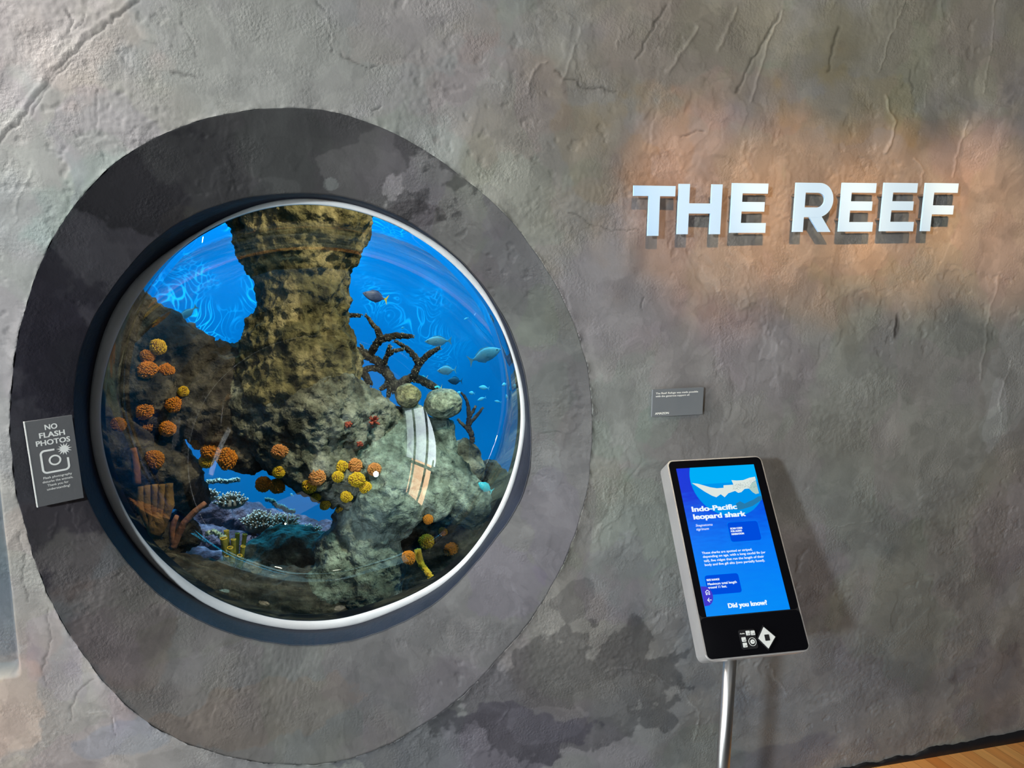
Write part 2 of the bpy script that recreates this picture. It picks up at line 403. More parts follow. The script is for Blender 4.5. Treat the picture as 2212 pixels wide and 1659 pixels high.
CT, ST = np.cos(TH), np.sin(TH)
# hand-trowelled lip
R_OUT = R_OUT+0.0022*fbm(CT*9+20, ST*9+20, 301, 4)
R_IN = R_IN+0.0012*fbm(CT*9+40, ST*9+40, 302, 4)

# ------------------------------------------------------------------ plaster relief and pigment fields
def pxw(u, v):
    p = pt(u, v, 0.0); return p[0], p[2]
def seg_dist(X, Z, pts):
    d = np.full(X.shape, 9.0)
    for (x0, z0), (x1, z1) in zip(pts, pts[1:]):
        dx, dz = x1-x0, z1-z0; L2 = dx*dx+dz*dz+1e-12
        t = np.clip(((X-x0)*dx+(Z-z0)*dz)/L2, 0, 1)
        d = np.minimum(d, np.hypot(X-x0-t*dx, Z-z0-t*dz))
    return d
# (points, height m, width m): trowel ridges (+) and cracks (-)
LINES = [
 ([(0,310),(60,235),(112,165),(190,85),(300,0)], -0.0032, 0.005), ([(-5,295),(50,228),(100,155),(180,75),(290,-5)], 0.0022, 0.007), ([(-30,270),(30,205),(85,130),(160,55),(260,-20)], 0.0016, 0.03),
 ([(70,250),(100,190),(160,130)], -0.003, 0.004), ([(150,25),(155,45),(148,68)], -0.004, 0.004), ([(180,35),(178,50),(165,62)], -0.003, 0.003),
 ([(395,25),(398,60),(415,100),(425,125)], -0.0015, 0.003), ([(680,0),(712,40),(718,110)], -0.003, 0.005), ([(706,30),(718,80),(716,105)], 0.003, 0.006),
 ([(375,160),(405,165),(430,172)], -0.003, 0.006), ([(205,190),(212,240),(208,285)], -0.002, 0.004), ([(30,480),(32,440),(70,370)], 0.002, 0.003),
 ([(905,330),(955,355),(1000,385),(1040,415)], -0.003, 0.004), ([(735,118),(800,150),(815,140)], -0.003, 0.004), ([(805,240),(822,228)], -0.004, 0.004),
 ([(1442,10),(1405,65),(1375,130)], -0.0035, 0.005), ([(1510,60),(1470,115),(1440,155)], 0.003, 0.008), ([(1592,20),(1570,60),(1552,110)], 0.003, 0.008),
 ([(1685,30),(1653,88),(1620,140),(1593,200)], -0.004, 0.005), ([(1690,25),(1660,85),(1640,150),(1625,215)], 0.003, 0.005),
 ([(1813,55),(1800,100),(1790,155)], -0.003, 0.007), ([(1953,0),(1935,55),(1913,105),(1900,152)], 0.003, 0.003), ([(2150,0),(2142,90),(2124,200)], 0.0025, 0.003),
 ([(1200,155),(1260,188),(1330,197)], -0.004, 0.004), ([(1227,455),(1280,485),(1325,497),(1385,497)], -0.002, 0.003), ([(1475,298),(1500,284),(1520,281)], -0.004, 0.004),
 ([(1915,205),(1920,235),(1935,262),(1930,292),(1912,330)], 0.005, 0.006), ([(1975,340),(1995,370),(1990,395)], 0.004, 0.005), ([(2090,260),(2070,320),(2060,380)], 0.003, 0.006),
 ([(1200,628),(1235,690),(1255,760),(1262,800)], -0.002, 0.004), ([(1230,640),(1245,720)], 0.002, 0.006), ([(1390,640),(1384,660),(1388,672)], -0.003, 0.003),
 ([(1936,680),(1936,705),(1933,730)], -0.004, 0.005), ([(1795,1137),(1830,1132),(1890,1125)], 0.002, 0.002), ([(1660,1440),(1700,1500)], 0.002, 0.008),
 ([(1310,1450),(1345,1440),(1420,1460),(1470,1495)], 0.002, 0.004), ([(1060,1480),(1100,1530),(1080,1560)], 0.002, 0.003), ([(1480,1500),(1510,1540),(1500,1600)], 0.002, 0.004),
 ([(1480,1160),(1475,1210)], 0.001, 0.003), ([(40,1150),(55,1200),(48,1240),(60,1300)], -0.003, 0.004), ([(100,1310),(112,1380),(95,1440),(100,1480)], -0.002, 0.004),
 ([(150,1560),(160,1500),(200,1470)], -0.002, 0.004), ([(240,1550),(250,1590)], -0.002, 0.003), ([(190,1540),(230,1535),(255,1570)], 0.002, 0.004),
 ([(330,560),(345,600)], -0.002, 0.003), ([(1085,1330),(1100,1380)], 0.002, 0.004), ([(1140,200),(1150,150),(1180,130)], 0.003, 0.005),
 ([(1255,60),(1235,120),(1215,175)], 0.002, 0.006), ([(1340,60),(1330,110)], 0.002, 0.004), ([(2000,170),(1995,230)], 0.0015, 0.003), ([(1970,150),(1972,200)], -0.002, 0.004),
 ([(2160,590),(2130,700),(2120,820)], 0.002, 0.008), ([(2185,780),(2160,860),(2165,920)], 0.002, 0.006), ([(1700,640),(1690,690)], 0.0015, 0.004),
]
PLATES = ((2.0, 0.0010, 0.10, 0.010, 0.07), (3.6, 0.0008, 0.16, 0.016, -0.09), (5.5, 0.0007, 0.24, 0.022, 0.09), (8.0, 0.0006, 0.30, 0.03, -0.08), (12.0, 0.0005, 0.36, 0.045, 0.08))
def plates(X, Z, seed):
    wx = X+0.05*fbm(X*4, Z*4, 41+seed, 4); wz = Z+0.05*fbm(X*4+7, Z*4+3, 42+seed, 4)
    for k, (s, a, thr, wd, tint) in enumerate(PLATES):
        yield fbm(wx*s*1.3+k*9, wz*s*0.9+k*5, 61+k+seed, 5), a, thr, wd, tint
def relief(X, Z, seed=0, lines=True):
    h = 0.0026*fbm(X*2.6+5, Z*2.6+9, 11+seed, 3)
    h = h+0.0004*fbm(X*9, Z*9, 23+seed, 3)
    act = 0.15+0.85*sstep(-0.05, 0.40, fbm(X*1.7+70, Z*1.7+20, 97+seed, 3))
    for k, (f, a, thr, wd, tint) in enumerate(plates(X, Z, seed)):
        h = h+0.75*act*a*sstep(thr, thr+wd, f)
        h = h+0.0004*act*np.exp(-((f-thr-wd)/wd)**2)*sstep(0.0, 0.35, fbm(X*5+k, Z*5, 90+k, 2))
    pit = sstep(0.42, 0.60, fbm(X*28, Z*28, 95+seed, 3))*sstep(0.10, 0.40, fbm(X*2.4+50, Z*2.4, 96+seed, 3))
    h = h-0.0012*pit
    gm = sstep(0.15, 0.45, fbm(X*3.2+30, Z*3.2+30, 77+seed, 3))
    h = h+gm*0.0007*fbm(X*85, Z*85, 88+seed, 2)
    if lines:
        jx = X+0.006*fbm(X*30, Z*30, 101, 3); jz = Z+0.006*fbm(X*30+9, Z*30+4, 102, 3)
        for pts, hh, w in LINES:
            P = [pxw(*p) for p in pts]
            x0 = min(p[0] for p in P)-6*w; x1 = max(p[0] for p in P)+6*w; z0 = min(p[1] for p in P)-6*w; z1 = max(p[1] for p in P)+6*w
            msk = (X > x0) & (X < x1) & (Z > z0) & (Z < z1)
            if msk.any():
                d = seg_dist(jx[msk], jz[msk], P)
                h[msk] += 0.5*hh*np.exp(-(d/(0.5*w))**2)
    return h

# pigment stains, tones and painted glow: (u, v, radius u, radius v, colour multiplier, edge softness)
STAINS_AND_GLOW = [
 (80,60,210,120,(1.22,1.08,1.05),0.25),(230,450,150,120,(0.86,1.02,0.98),0.2),(240,340,110,130,(0.90,0.88,0.98),0.12),(60,420,120,120,(1.0,1.06,1.04),0.2),
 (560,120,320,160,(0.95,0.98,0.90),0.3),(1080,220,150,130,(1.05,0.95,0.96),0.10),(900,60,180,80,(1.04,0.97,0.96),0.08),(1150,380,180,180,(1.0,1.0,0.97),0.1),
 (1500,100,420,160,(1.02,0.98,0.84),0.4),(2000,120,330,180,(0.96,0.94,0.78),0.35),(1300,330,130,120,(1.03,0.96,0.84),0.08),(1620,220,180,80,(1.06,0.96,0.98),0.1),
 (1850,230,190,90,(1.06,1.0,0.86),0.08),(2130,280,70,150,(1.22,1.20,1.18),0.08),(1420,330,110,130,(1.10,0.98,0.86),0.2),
 (1700,450,470,240,(1.12,0.96,0.80),0.5),(2170,830,90,200,(1.14,1.18,1.2),0.08),(2150,560,80,120,(0.92,0.90,0.94),0.1),(1330,900,120,160,(0.95,1.04,1.0),0.1),  # first entry paints the warm light pool around the letters
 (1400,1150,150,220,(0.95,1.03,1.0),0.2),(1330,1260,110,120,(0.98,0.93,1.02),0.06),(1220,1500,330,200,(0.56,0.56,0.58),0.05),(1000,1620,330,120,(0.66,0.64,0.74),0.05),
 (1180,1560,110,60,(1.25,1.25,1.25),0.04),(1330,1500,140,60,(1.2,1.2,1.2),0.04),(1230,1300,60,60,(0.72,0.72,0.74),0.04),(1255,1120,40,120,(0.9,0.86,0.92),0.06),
 (1800,1470,620,300,(0.76,0.80,0.86),0.55),(1900,1530,420,180,(0.90,0.96,1.04),0.4),(2140,1500,140,180,(0.84,0.80,0.86),0.1),(2100,1400,120,60,(1.12,1.12,1.12),0.06),(1560,1380,120,200,(0.85,0.92,1.0),0.3),  # leading entries: wide, cool, darker tone toward the lower right
 (1500,750,200,120,(1.03,0.97,1.0),0.3),(2050,1000,200,250,(0.95,1.0,0.97),0.2),(2190,1180,60,220,(1.12,1.14,1.2),0.08),(1690,1640,260,60,(0.75,0.75,0.85),0.2),
 (150,1560,180,170,(0.92,0.92,0.98),0.1),(200,1490,70,60,(1.14,1.14,1.12),0.05),(25,1530,70,130,(1.35,1.15,1.02),0.15),(70,1250,60,200,(1.12,1.0,0.96),0.2),  # includes the warm light of the lower left corner, painted in
 (130,1420,60,120,(1.0,0.97,1.06),0.08),(280,1600,120,50,(0.82,0.92,1.05),0.1),(380,1640,120,40,(0.85,0.85,0.85),0.06),(40,750,50,160,(1.05,1.02,1.06),0.12),
 (1420,920,60,70,(0.92,1.03,0.97),0.1),(1950,640,180,40,(1.05,1.0,1.0),0.1),(1936,705,8,35,(0.45,0.42,0.42),0.3),(1540,365,60,40,(0.85,0.85,0.85),0.1),
 (1650,660,40,60,(0.92,0.92,0.92),0.2),(1850,650,40,40,(0.85,0.82,0.85),0.2),(1030,340,50,60,(0.95,0.95,0.9),0.1),(2150,900,35,110,(1.2,1.2,1.25),0.06)]
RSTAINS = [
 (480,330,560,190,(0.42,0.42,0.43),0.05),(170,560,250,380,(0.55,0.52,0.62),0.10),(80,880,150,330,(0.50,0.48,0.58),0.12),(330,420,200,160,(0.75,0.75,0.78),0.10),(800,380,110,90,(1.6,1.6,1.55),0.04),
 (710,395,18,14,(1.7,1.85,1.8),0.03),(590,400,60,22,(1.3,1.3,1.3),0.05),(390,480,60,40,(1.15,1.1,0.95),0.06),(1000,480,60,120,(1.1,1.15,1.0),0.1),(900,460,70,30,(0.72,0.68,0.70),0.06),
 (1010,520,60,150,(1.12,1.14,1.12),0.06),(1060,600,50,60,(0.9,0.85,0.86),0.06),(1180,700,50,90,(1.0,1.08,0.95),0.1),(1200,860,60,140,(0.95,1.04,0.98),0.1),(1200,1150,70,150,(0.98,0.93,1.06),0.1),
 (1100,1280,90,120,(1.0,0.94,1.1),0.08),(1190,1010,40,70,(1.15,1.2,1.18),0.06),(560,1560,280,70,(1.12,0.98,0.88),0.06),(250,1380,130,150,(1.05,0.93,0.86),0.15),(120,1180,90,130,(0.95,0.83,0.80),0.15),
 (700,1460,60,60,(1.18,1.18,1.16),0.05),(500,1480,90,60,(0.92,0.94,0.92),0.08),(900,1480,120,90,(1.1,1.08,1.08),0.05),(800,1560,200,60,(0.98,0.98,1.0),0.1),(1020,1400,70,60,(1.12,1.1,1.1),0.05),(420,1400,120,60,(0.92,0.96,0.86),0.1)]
def pigment(X, Z, base, patches, seed=0):
    c = np.ones(X.shape+(3,))*np.array(base)
    wx = X+0.04*fbm(X*5, Z*5, 141+seed, 3); wz = Z+0.04*fbm(X*5+7, Z*5+3, 142+seed, 3)
    tints = [((1.02, 0.99, 0.94), 1.4, 0.10), ((0.97, 1.02, 0.98), 1.8, 0.15), ((1.0, 0.96, 1.02), 2.0, 0.18), ((0.90, 0.90, 0.91), 2.6, 0.2),
             ((1.10, 1.10, 1.09), 2.9, 0.25), ((0.93, 0.92, 0.93), 5.0, 0.30), ((1.07, 1.07, 1.07), 6.0, 0.34)]
    for k, (t, s, thr) in enumerate(tints):
        f = fbm(wx*s+k*13, wz*s*0.9+k*7, 160+k+seed, 5)
        wd = 0.04 if k % 2 else 0.25
        m = sstep(thr, thr+wd, f)[..., None]
        c = c*(1+(np.array(t)-1)*m)
    for f, a, thr, wd, tint in plates(X, Z, seed):
        c = c*(1+tint*sstep(thr, thr+wd, f)[..., None])
        c = c*(1-0.06*np.exp(-((f-thr)/(wd*0.7))**2)[..., None])
    n1 = fbm(X*9, Z*9, 200+seed, 6)
    for u, v, ru, rv, t, soft in patches:
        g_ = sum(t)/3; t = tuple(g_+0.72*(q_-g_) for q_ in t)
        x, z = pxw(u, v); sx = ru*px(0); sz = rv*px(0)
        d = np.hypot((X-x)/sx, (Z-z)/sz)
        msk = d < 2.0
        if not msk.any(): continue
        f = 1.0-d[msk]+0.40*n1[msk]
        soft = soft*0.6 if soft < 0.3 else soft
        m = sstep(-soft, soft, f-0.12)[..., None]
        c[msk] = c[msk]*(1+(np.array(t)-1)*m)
    if seed == 0:
        jx = X+0.006*fbm(X*30, Z*30, 101, 3); jz = Z+0.006*fbm(X*30+9, Z*30+4, 102, 3)
        for pts, hh, w in LINES:
            P = [pxw(*p) for p in pts]
            msk = (X > min(p[0] for p in P)-3*w) & (X < max(p[0] for p in P)+3*w) & (Z > min(p[1] for p in P)-3*w) & (Z < max(p[1] for p in P)+3*w)
            if msk.any():
                g = np.exp(-(seg_dist(jx[msk], jz[msk], P)/(0.42*w))**2)[..., None]
                c[msk] = c[msk]*(1+(0.30 if hh > 0 else -0.42)*g)
    return np.clip(c, 0.004, 0.8)

def add_pigment(me, cols):
    a = me.attributes.new('pigment', 'FLOAT_COLOR', 'POINT')
    full = np.ones((len(cols), 4), dtype=np.float32); full[:, :3] = cols
    a.data.foreach_set('color', full.ravel())

# ------------------------------------------------------------------ front wall with the window hole
def build_front_wall():
    xs = np.concatenate([np.arange(WX, -0.95, 0.05), np.arange(-0.95, 2.25, 0.003), np.arange(2.25, 4.51, 0.05)])
    zs = np.concatenate([np.arange(0, 2.28, 0.003), np.arange(2.28, 3.65, 0.05)])
    xs = np.unique(np.round(xs, 5)); zs = np.unique(np.round(zs, 5))
    X, Z = np.meshgrid(xs, zs)
    h = relief(X, Z)
    th = np.arctan2(Z-WC[1], X-WC[0]) % (2*np.pi); r = np.hypot(X-WC[0], Z-WC[1])
    Rl = np.interp(th, np.concatenate([TH, [2*np.pi]]), np.concatenate([R_OUT, R_OUT[:1]]))
    s = r-Rl
    h = h*sstep(0.0, 0.02, s)+0.0030*np.exp(-np.abs(s)/0.006)*np.maximum(0, 0.5+1.2*fbm(X*30, Z*30, 311, 4))          # plaster lip
    # recessed, darker bluish patch at the far left with straight edge
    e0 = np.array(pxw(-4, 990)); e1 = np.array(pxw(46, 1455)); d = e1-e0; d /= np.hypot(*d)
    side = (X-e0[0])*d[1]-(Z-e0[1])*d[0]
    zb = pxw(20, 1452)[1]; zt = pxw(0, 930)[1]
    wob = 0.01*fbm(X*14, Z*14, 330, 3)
    dark_inset = sstep(0.0, 0.016, -side)*sstep(zb-0.02, zb+0.012, Z+wob) if d[1] > 0 else sstep(0.0, 0.016, side)*sstep(zb-0.02, zb+0.012, Z+wob)
    dark_inset = dark_inset*sstep(zt+0.4, zt+0.2, Z)
    h = h-0.03*dark_inset
    c = pigment(X, Z, (0.205, 0.203, 0.198), STAINS_AND_GLOW)
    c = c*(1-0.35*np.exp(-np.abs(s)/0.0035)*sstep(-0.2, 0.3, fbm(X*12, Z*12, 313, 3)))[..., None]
    c = c*(1-dark_inset[..., None]*(1-np.array([0.42, 0.50, 0.60])))
    ny, nx = X.shape
    F = grid_faces(ny, nx)
    sf = s.ravel()
    keep = sf[F].max(1) > 0
    F = F[keep]
    V = np.stack([X, -h, Z], -1).reshape(-1, 3)
    ins = sf < 0
    thr = th.ravel()
    V[ins, 0] = WC[0]+np.cos(thr[ins])*Rl.ravel()[ins]; V[ins, 2] = WC[1]+np.sin(thr[ins])*Rl.ravel()[ins]
    used = np.unique(F); remap = np.full(len(V), -1); remap[used] = np.arange(len(used))
    me = from_np(V[used], remap[F])
    add_pigment(me, c.reshape(-1, 3)[used])
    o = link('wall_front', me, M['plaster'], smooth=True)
    tag(o, kind='structure')
build_front_wall()

def loft(name, radii, depths, mat_, parent=None, centers=None, smooth=True):
    rows = []
    for R, y in zip(radii, depths):
        yy = y if np.ndim(y) else np.full(NT, y)
        rows.append(np.stack([WC[0]+CT*R, yy, WC[1]+ST*R], -1))
    V = np.concatenate(rows); F = grid_faces(len(rows), NT, wrap=True)
    return link(name, from_np(V, F), mat_, parent, smooth)

def build_ring():
    K = 64
    rows = []; cols = []
    for k in range(-1, K+1):
        t = max(k, 0)/K
        R = (R_OUT*(1-t)+R_IN*t) if k >= 0 else R_OUT*1.012; y = D1*t
        X = WC[0]+CT*R; Z = WC[1]+ST*R
        h = 1.2*relief(X, Z, 500, False)*min(1, 6*t, 6*(1-t)+0.3)
        rows.append(np.stack([X, y-h+(0.006 if k < 0 else 0), Z], -1))
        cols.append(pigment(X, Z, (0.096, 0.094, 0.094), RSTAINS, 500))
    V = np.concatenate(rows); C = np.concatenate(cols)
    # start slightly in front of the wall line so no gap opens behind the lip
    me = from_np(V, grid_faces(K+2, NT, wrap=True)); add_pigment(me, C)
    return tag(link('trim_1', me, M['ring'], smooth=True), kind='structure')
build_ring()

win = empty('window_1', (WC[0], 0.1, WC[1]), None, None); tag(win, kind='structure')
loft('window_reveal', [R_IN+0.001, R_IN-0.001, R_IN*0.5+R_FO*0.5, R_FO-0.002, R_FO-0.01], [D1-0.002, D1+0.012, D2-0.012, D2+0.004, D2+0.012], M['navy'], win)
t_ = [0, 0.08, 0.3, 0.6, 0.9, 1.0]
fl_r = [R_FO*(1-a)+R_FI*a for a in t_]
fl_y = [D2+0.004, D2-0.001, D2-0.003, D2-0.003, D2-0.001, D2+0.003]
loft('window_frame', fl_r, fl_y, M['flange'], win)
loft('window_gasket', [R_FI, R_FI+0.002, R_FI+0.002], [D2+0.003, D2+0.012, D2+0.045], M['black'], win)
# deep acrylic bubble bulging into the tank
SPH = np.array([WC[0]-0.005, 0.05, WC[1]+0.10]); SR = 0.60
def build_dome():
    R0 = R_FI+0.001
    def sph_y(f):
        x = CT*R0*f+WC[0]-SPH[0]; z = ST*R0*f+WC[1]-SPH[2]
        return SPH[1]+np.sqrt(np.maximum(SR*SR-x*x-z*z, 0.012))
    rows = []
    y1 = sph_y(0.965)
    for f, a in ((1.0, 0.0), (1.0, 0.25), (1.0, 0.5), (1.0, 0.75), (0.998, 0.88), (0.990, 0.96)):
        rows.append(np.stack([WC[0]+CT*R0*f, (D2+0.01)*(1-a)+y1*a, WC[1]+ST*R0*f], -1))
    K = 60
    for k in range(K):
        f = 0.975*math.cos(0.5*math.pi*k/K)
        rows.append(np.stack([WC[0]+CT*R0*f, sph_y(f), WC[1]+ST*R0*f], -1))
    rows = [r[::4] for r in rows]; n = NT//4
    top_p = np.array([WC[0], sph_y(0.0)[0], WC[1]])
    V = np.concatenate(rows+[top_p[None]])
    F = grid_faces(len(rows), n, wrap=True)
    top = len(V)-1; base = (len(rows)-1)*n
    me = from_np(V, F)
    bm = bmesh.new(); bm.from_mesh(me); bm.verts.ensure_lookup_table()
    for j in range(n): bm.faces.new((bm.verts[base+j], bm.verts[base+(j+1) % n], bm.verts[top]))
    me = bm_mesh(bm)
    if me.polygons[len(me.polygons)-1].normal.y > 0: me.flip_normals()      # front side towards the room
    return link('window_glass', me, M['glass'], win, smooth=True)
build_dome()

# ------------------------------------------------------------------ room shell
tag(box('floor', (1.2, -0.9, -0.1), (4.5, 0.0, 0.0), M['wood']), kind='structure')
M['greyfloor'] = noisy('grey_floor', [(0.3, (0.07, 0.07, 0.07)), (0.7, (0.10, 0.10, 0.10))], 4, 0.6, 0.1, 40)
bm = bmesh.new()
for lo, hi in (((WX, -6, -0.1), (4.5, -0.9, 0.0)), ((WX, -0.9, -0.1), (1.2, 0.0, 0.0))):
    box_bm(bm, [(a+b)/2 for a, b in zip(lo, hi)], [b-a for a, b in zip(lo, hi)])
tag(link('floor.001', bm_mesh(bm), M['greyfloor']), kind='structure')
tag(box('ceiling', (WX, -6, 3.6), (4.5, 0.0, 3.7), M['paint']), kind='structure')
tag(box('wall_right', (4.5, -6, 0), (4.6, 0.0, 3.6), M['paint']), kind='structure')
tag(box('wall_back', (WX, -6.1, 0), (4.5, -6, 3.6), M['paint']), kind='structure')
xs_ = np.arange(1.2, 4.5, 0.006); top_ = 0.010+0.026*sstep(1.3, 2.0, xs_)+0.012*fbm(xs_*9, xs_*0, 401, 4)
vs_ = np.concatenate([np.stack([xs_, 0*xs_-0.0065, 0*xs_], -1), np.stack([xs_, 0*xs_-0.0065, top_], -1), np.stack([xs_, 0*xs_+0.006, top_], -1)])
tag(link('base_shade_strip', from_np(vs_, grid_faces(3, len(xs_))), M['black']), kind='structure')  # black strip standing in for the shade along the wall base
bm = bmesh.new()
for lo, hi in (((WX-0.1, -6, 0), (WX, -2.1, 3.6)), ((WX-0.1, -0.7, 0), (WX, 0, 3.6)), ((WX-0.1, -2.1, 2.38), (WX, -0.7, 3.6))):
    box_bm(bm, [(a+b)/2 for a, b in zip(lo, hi)], [b-a for a, b in zip(lo, hi)])
tag(link('wall_left', bm_mesh(bm), M['paint']), kind='structure')
bm = bmesh.new()
for y in (-2.08, -1.62, -1.17, -0.72): box_bm(bm, (WX-0.03, y, 1.2), (0.06, 0.035, 2.4))
for z in (0.02, 1.44, 2.36): box_bm(bm, (WX-0.03, -1.4, z), (0.06, 1.38, 0.06))
tag(link('window_2', bm_mesh(bm), M['black']), kind='structure')

# ------------------------------------------------------------------ tank shell
M['tankblue'] = noisy('tank_blue_paint', [(0.3, (0.002, 0.32, 0.60)), (0.7, (0.002, 0.38, 0.68))], 1.5, 0.8, 0.05, 20)
M['sand'] = noisy('pale_sand', [(0.3, (0.25, 0.25, 0.28)), (0.7, (0.42, 0.42, 0.42))], 6, 0.9, 0.4, 80)
tag(box('wall_tank_far', (-2.25, 5.0, -1.2), (4.5, 5.1, 3.0), M['tankblue']), kind='structure')
tag(box('wall_tank_left', (-2.35, 0.0, -1.2), (-2.25, 5.1, 3.0), M['tankblue']), kind='structure')
tag(box('wall_tank_right', (4.5, 0.0, -1.2), (4.6, 5.1, 3.0), M['tankblue']), kind='structure')
tag(box('floor_tank', (-2.35, 0.0, -1.3), (4.6, 5.1, -1.2), M['sand']), kind='structure')
tag(box('ceiling_tank', (-2.35, 0.02, 3.0), (4.6, 5.1, 3.1), M['black']), kind='structure')

tag(box('wall_tank_near', (-2.25, 0.0, -1.2), (4.5, 0.1, -0.1), M['black']), kind='structure')

# ------------------------------------------------------------------ lettering, signs
def frame_matrix(o, x, z):                    # local x right, local z up, local -y towards the viewer
    x = Vector(x).normalized(); z = Vector(z); z = (z-x*z.dot(x)).normalized(); y = z.cross(x)
    return Matrix(((x[0], y[0], z[0], o[0]), (x[1], y[1], z[1], o[1]), (x[2], y[2], z[2], o[2]), (0, 0, 0, 1)))

def text_mesh(s, shear=0.0):
    cu = bpy.data.curves.new('t', 'FONT'); cu.body = s; cu.size = 1.0; cu.shear = shear
    cu.resolution_u = 3
    ob = bpy.data.objects.new('t', cu); COL.objects.link(ob)
    dg = bpy.context.evaluated_depsgraph_get()
    me = bpy.data.meshes.new_from_object(ob.evaluated_get(dg))
    bpy.data.objects.remove(ob); bpy.data.curves.remove(cu)
    return me
def text(name, s, x0, z0, width, cap, y, Mx, mat_, parent, bold=0.012, shear=0.0, center=False):
    """text whose left baseline end is (x0,z0), fitted to a width and a capital height"""
    src = text_mesh(s, shear)
    n = len(src.vertices); co = np.empty(n*3, dtype=np.float32); src.vertices.foreach_get('co', co); co = co.reshape(-1, 3)
    polys = [list(p.vertices) for p in src.polygons]
    lo, hi = co[:, 0].min()-bold, co[:, 0].max()+bold
    sx = width/(hi-lo); sz = cap/(0.73+bold)
    if center: x0 = x0-width/2
    offs = [(0, 0)] if bold < 0.004 else [(dx*bold, dz*bold*0.55) for dx in (-1, -0.4, 0.4, 1) for dz in (-1, 0, 1)]
    V = []; F = []
    for k, (dx, dz) in enumerate(offs):
        F += [[i+k*n for i in p] for p in polys]
        V += [(x0+(c[0]+dx-lo)*sx, y-k*0.00001, z0+(c[1]+dz+bold*0.5)*sz) for c in co]
    me = bpy.data.meshes.new('m'); me.from_pydata(V, [], F)
    bpy.data.meshes.remove(src)
    me.transform(Mx); me.update()
    return link(name, me, mat_, parent)

def flat(name, polys, y, Mx, mat_, parent, th=0.0004):
    bm = bmesh.new()
    for p in polys: prism_bm(bm, p, y-th, y, Mx)
    return link(name, bm_mesh(bm), mat_, parent)

LET = [ # letter, px of top-left / top-right / bottom-left, label
 ('T', 1367.5, 1458, 400.5, 509.5, 1367.5, 'large pale letter T, first letter of the word THE on the plaster wall'),
 ('H', 1467, 1561, 397, 506, 1463, 'large pale letter H in the middle of the word THE'),
 ('E', 1582, 1659.5, 395.3, 503, 1577.5, 'large pale letter E ending the word THE'),
 ('R', 1720, 1803, 394.3, 501, 1713, 'large pale letter R beginning the word REEF'),
 ('E', 1820.5, 1894, 394.5, 500.3, 1811.5, 'large pale letter E right after the R in the word REEF'),
 ('E', 1909.5, 1982, 394.5, 499.5, 1902, 'large pale letter E right before the F in the word REEF'),
 ('F', 2000.5, 2071.5, 395, 499.3, 1989, 'large pale letter F, last letter of the word REEF')]
YF = -0.038
def arc(cx, cz, rx, rz, a0, a1, n=14):
    return [(cx+rx*math.cos(math.radians(a0+(a1-a0)*k/n)), cz+rz*math.sin(math.radians(a0+(a1-a0)*k/n))) for k in range(n+1)]
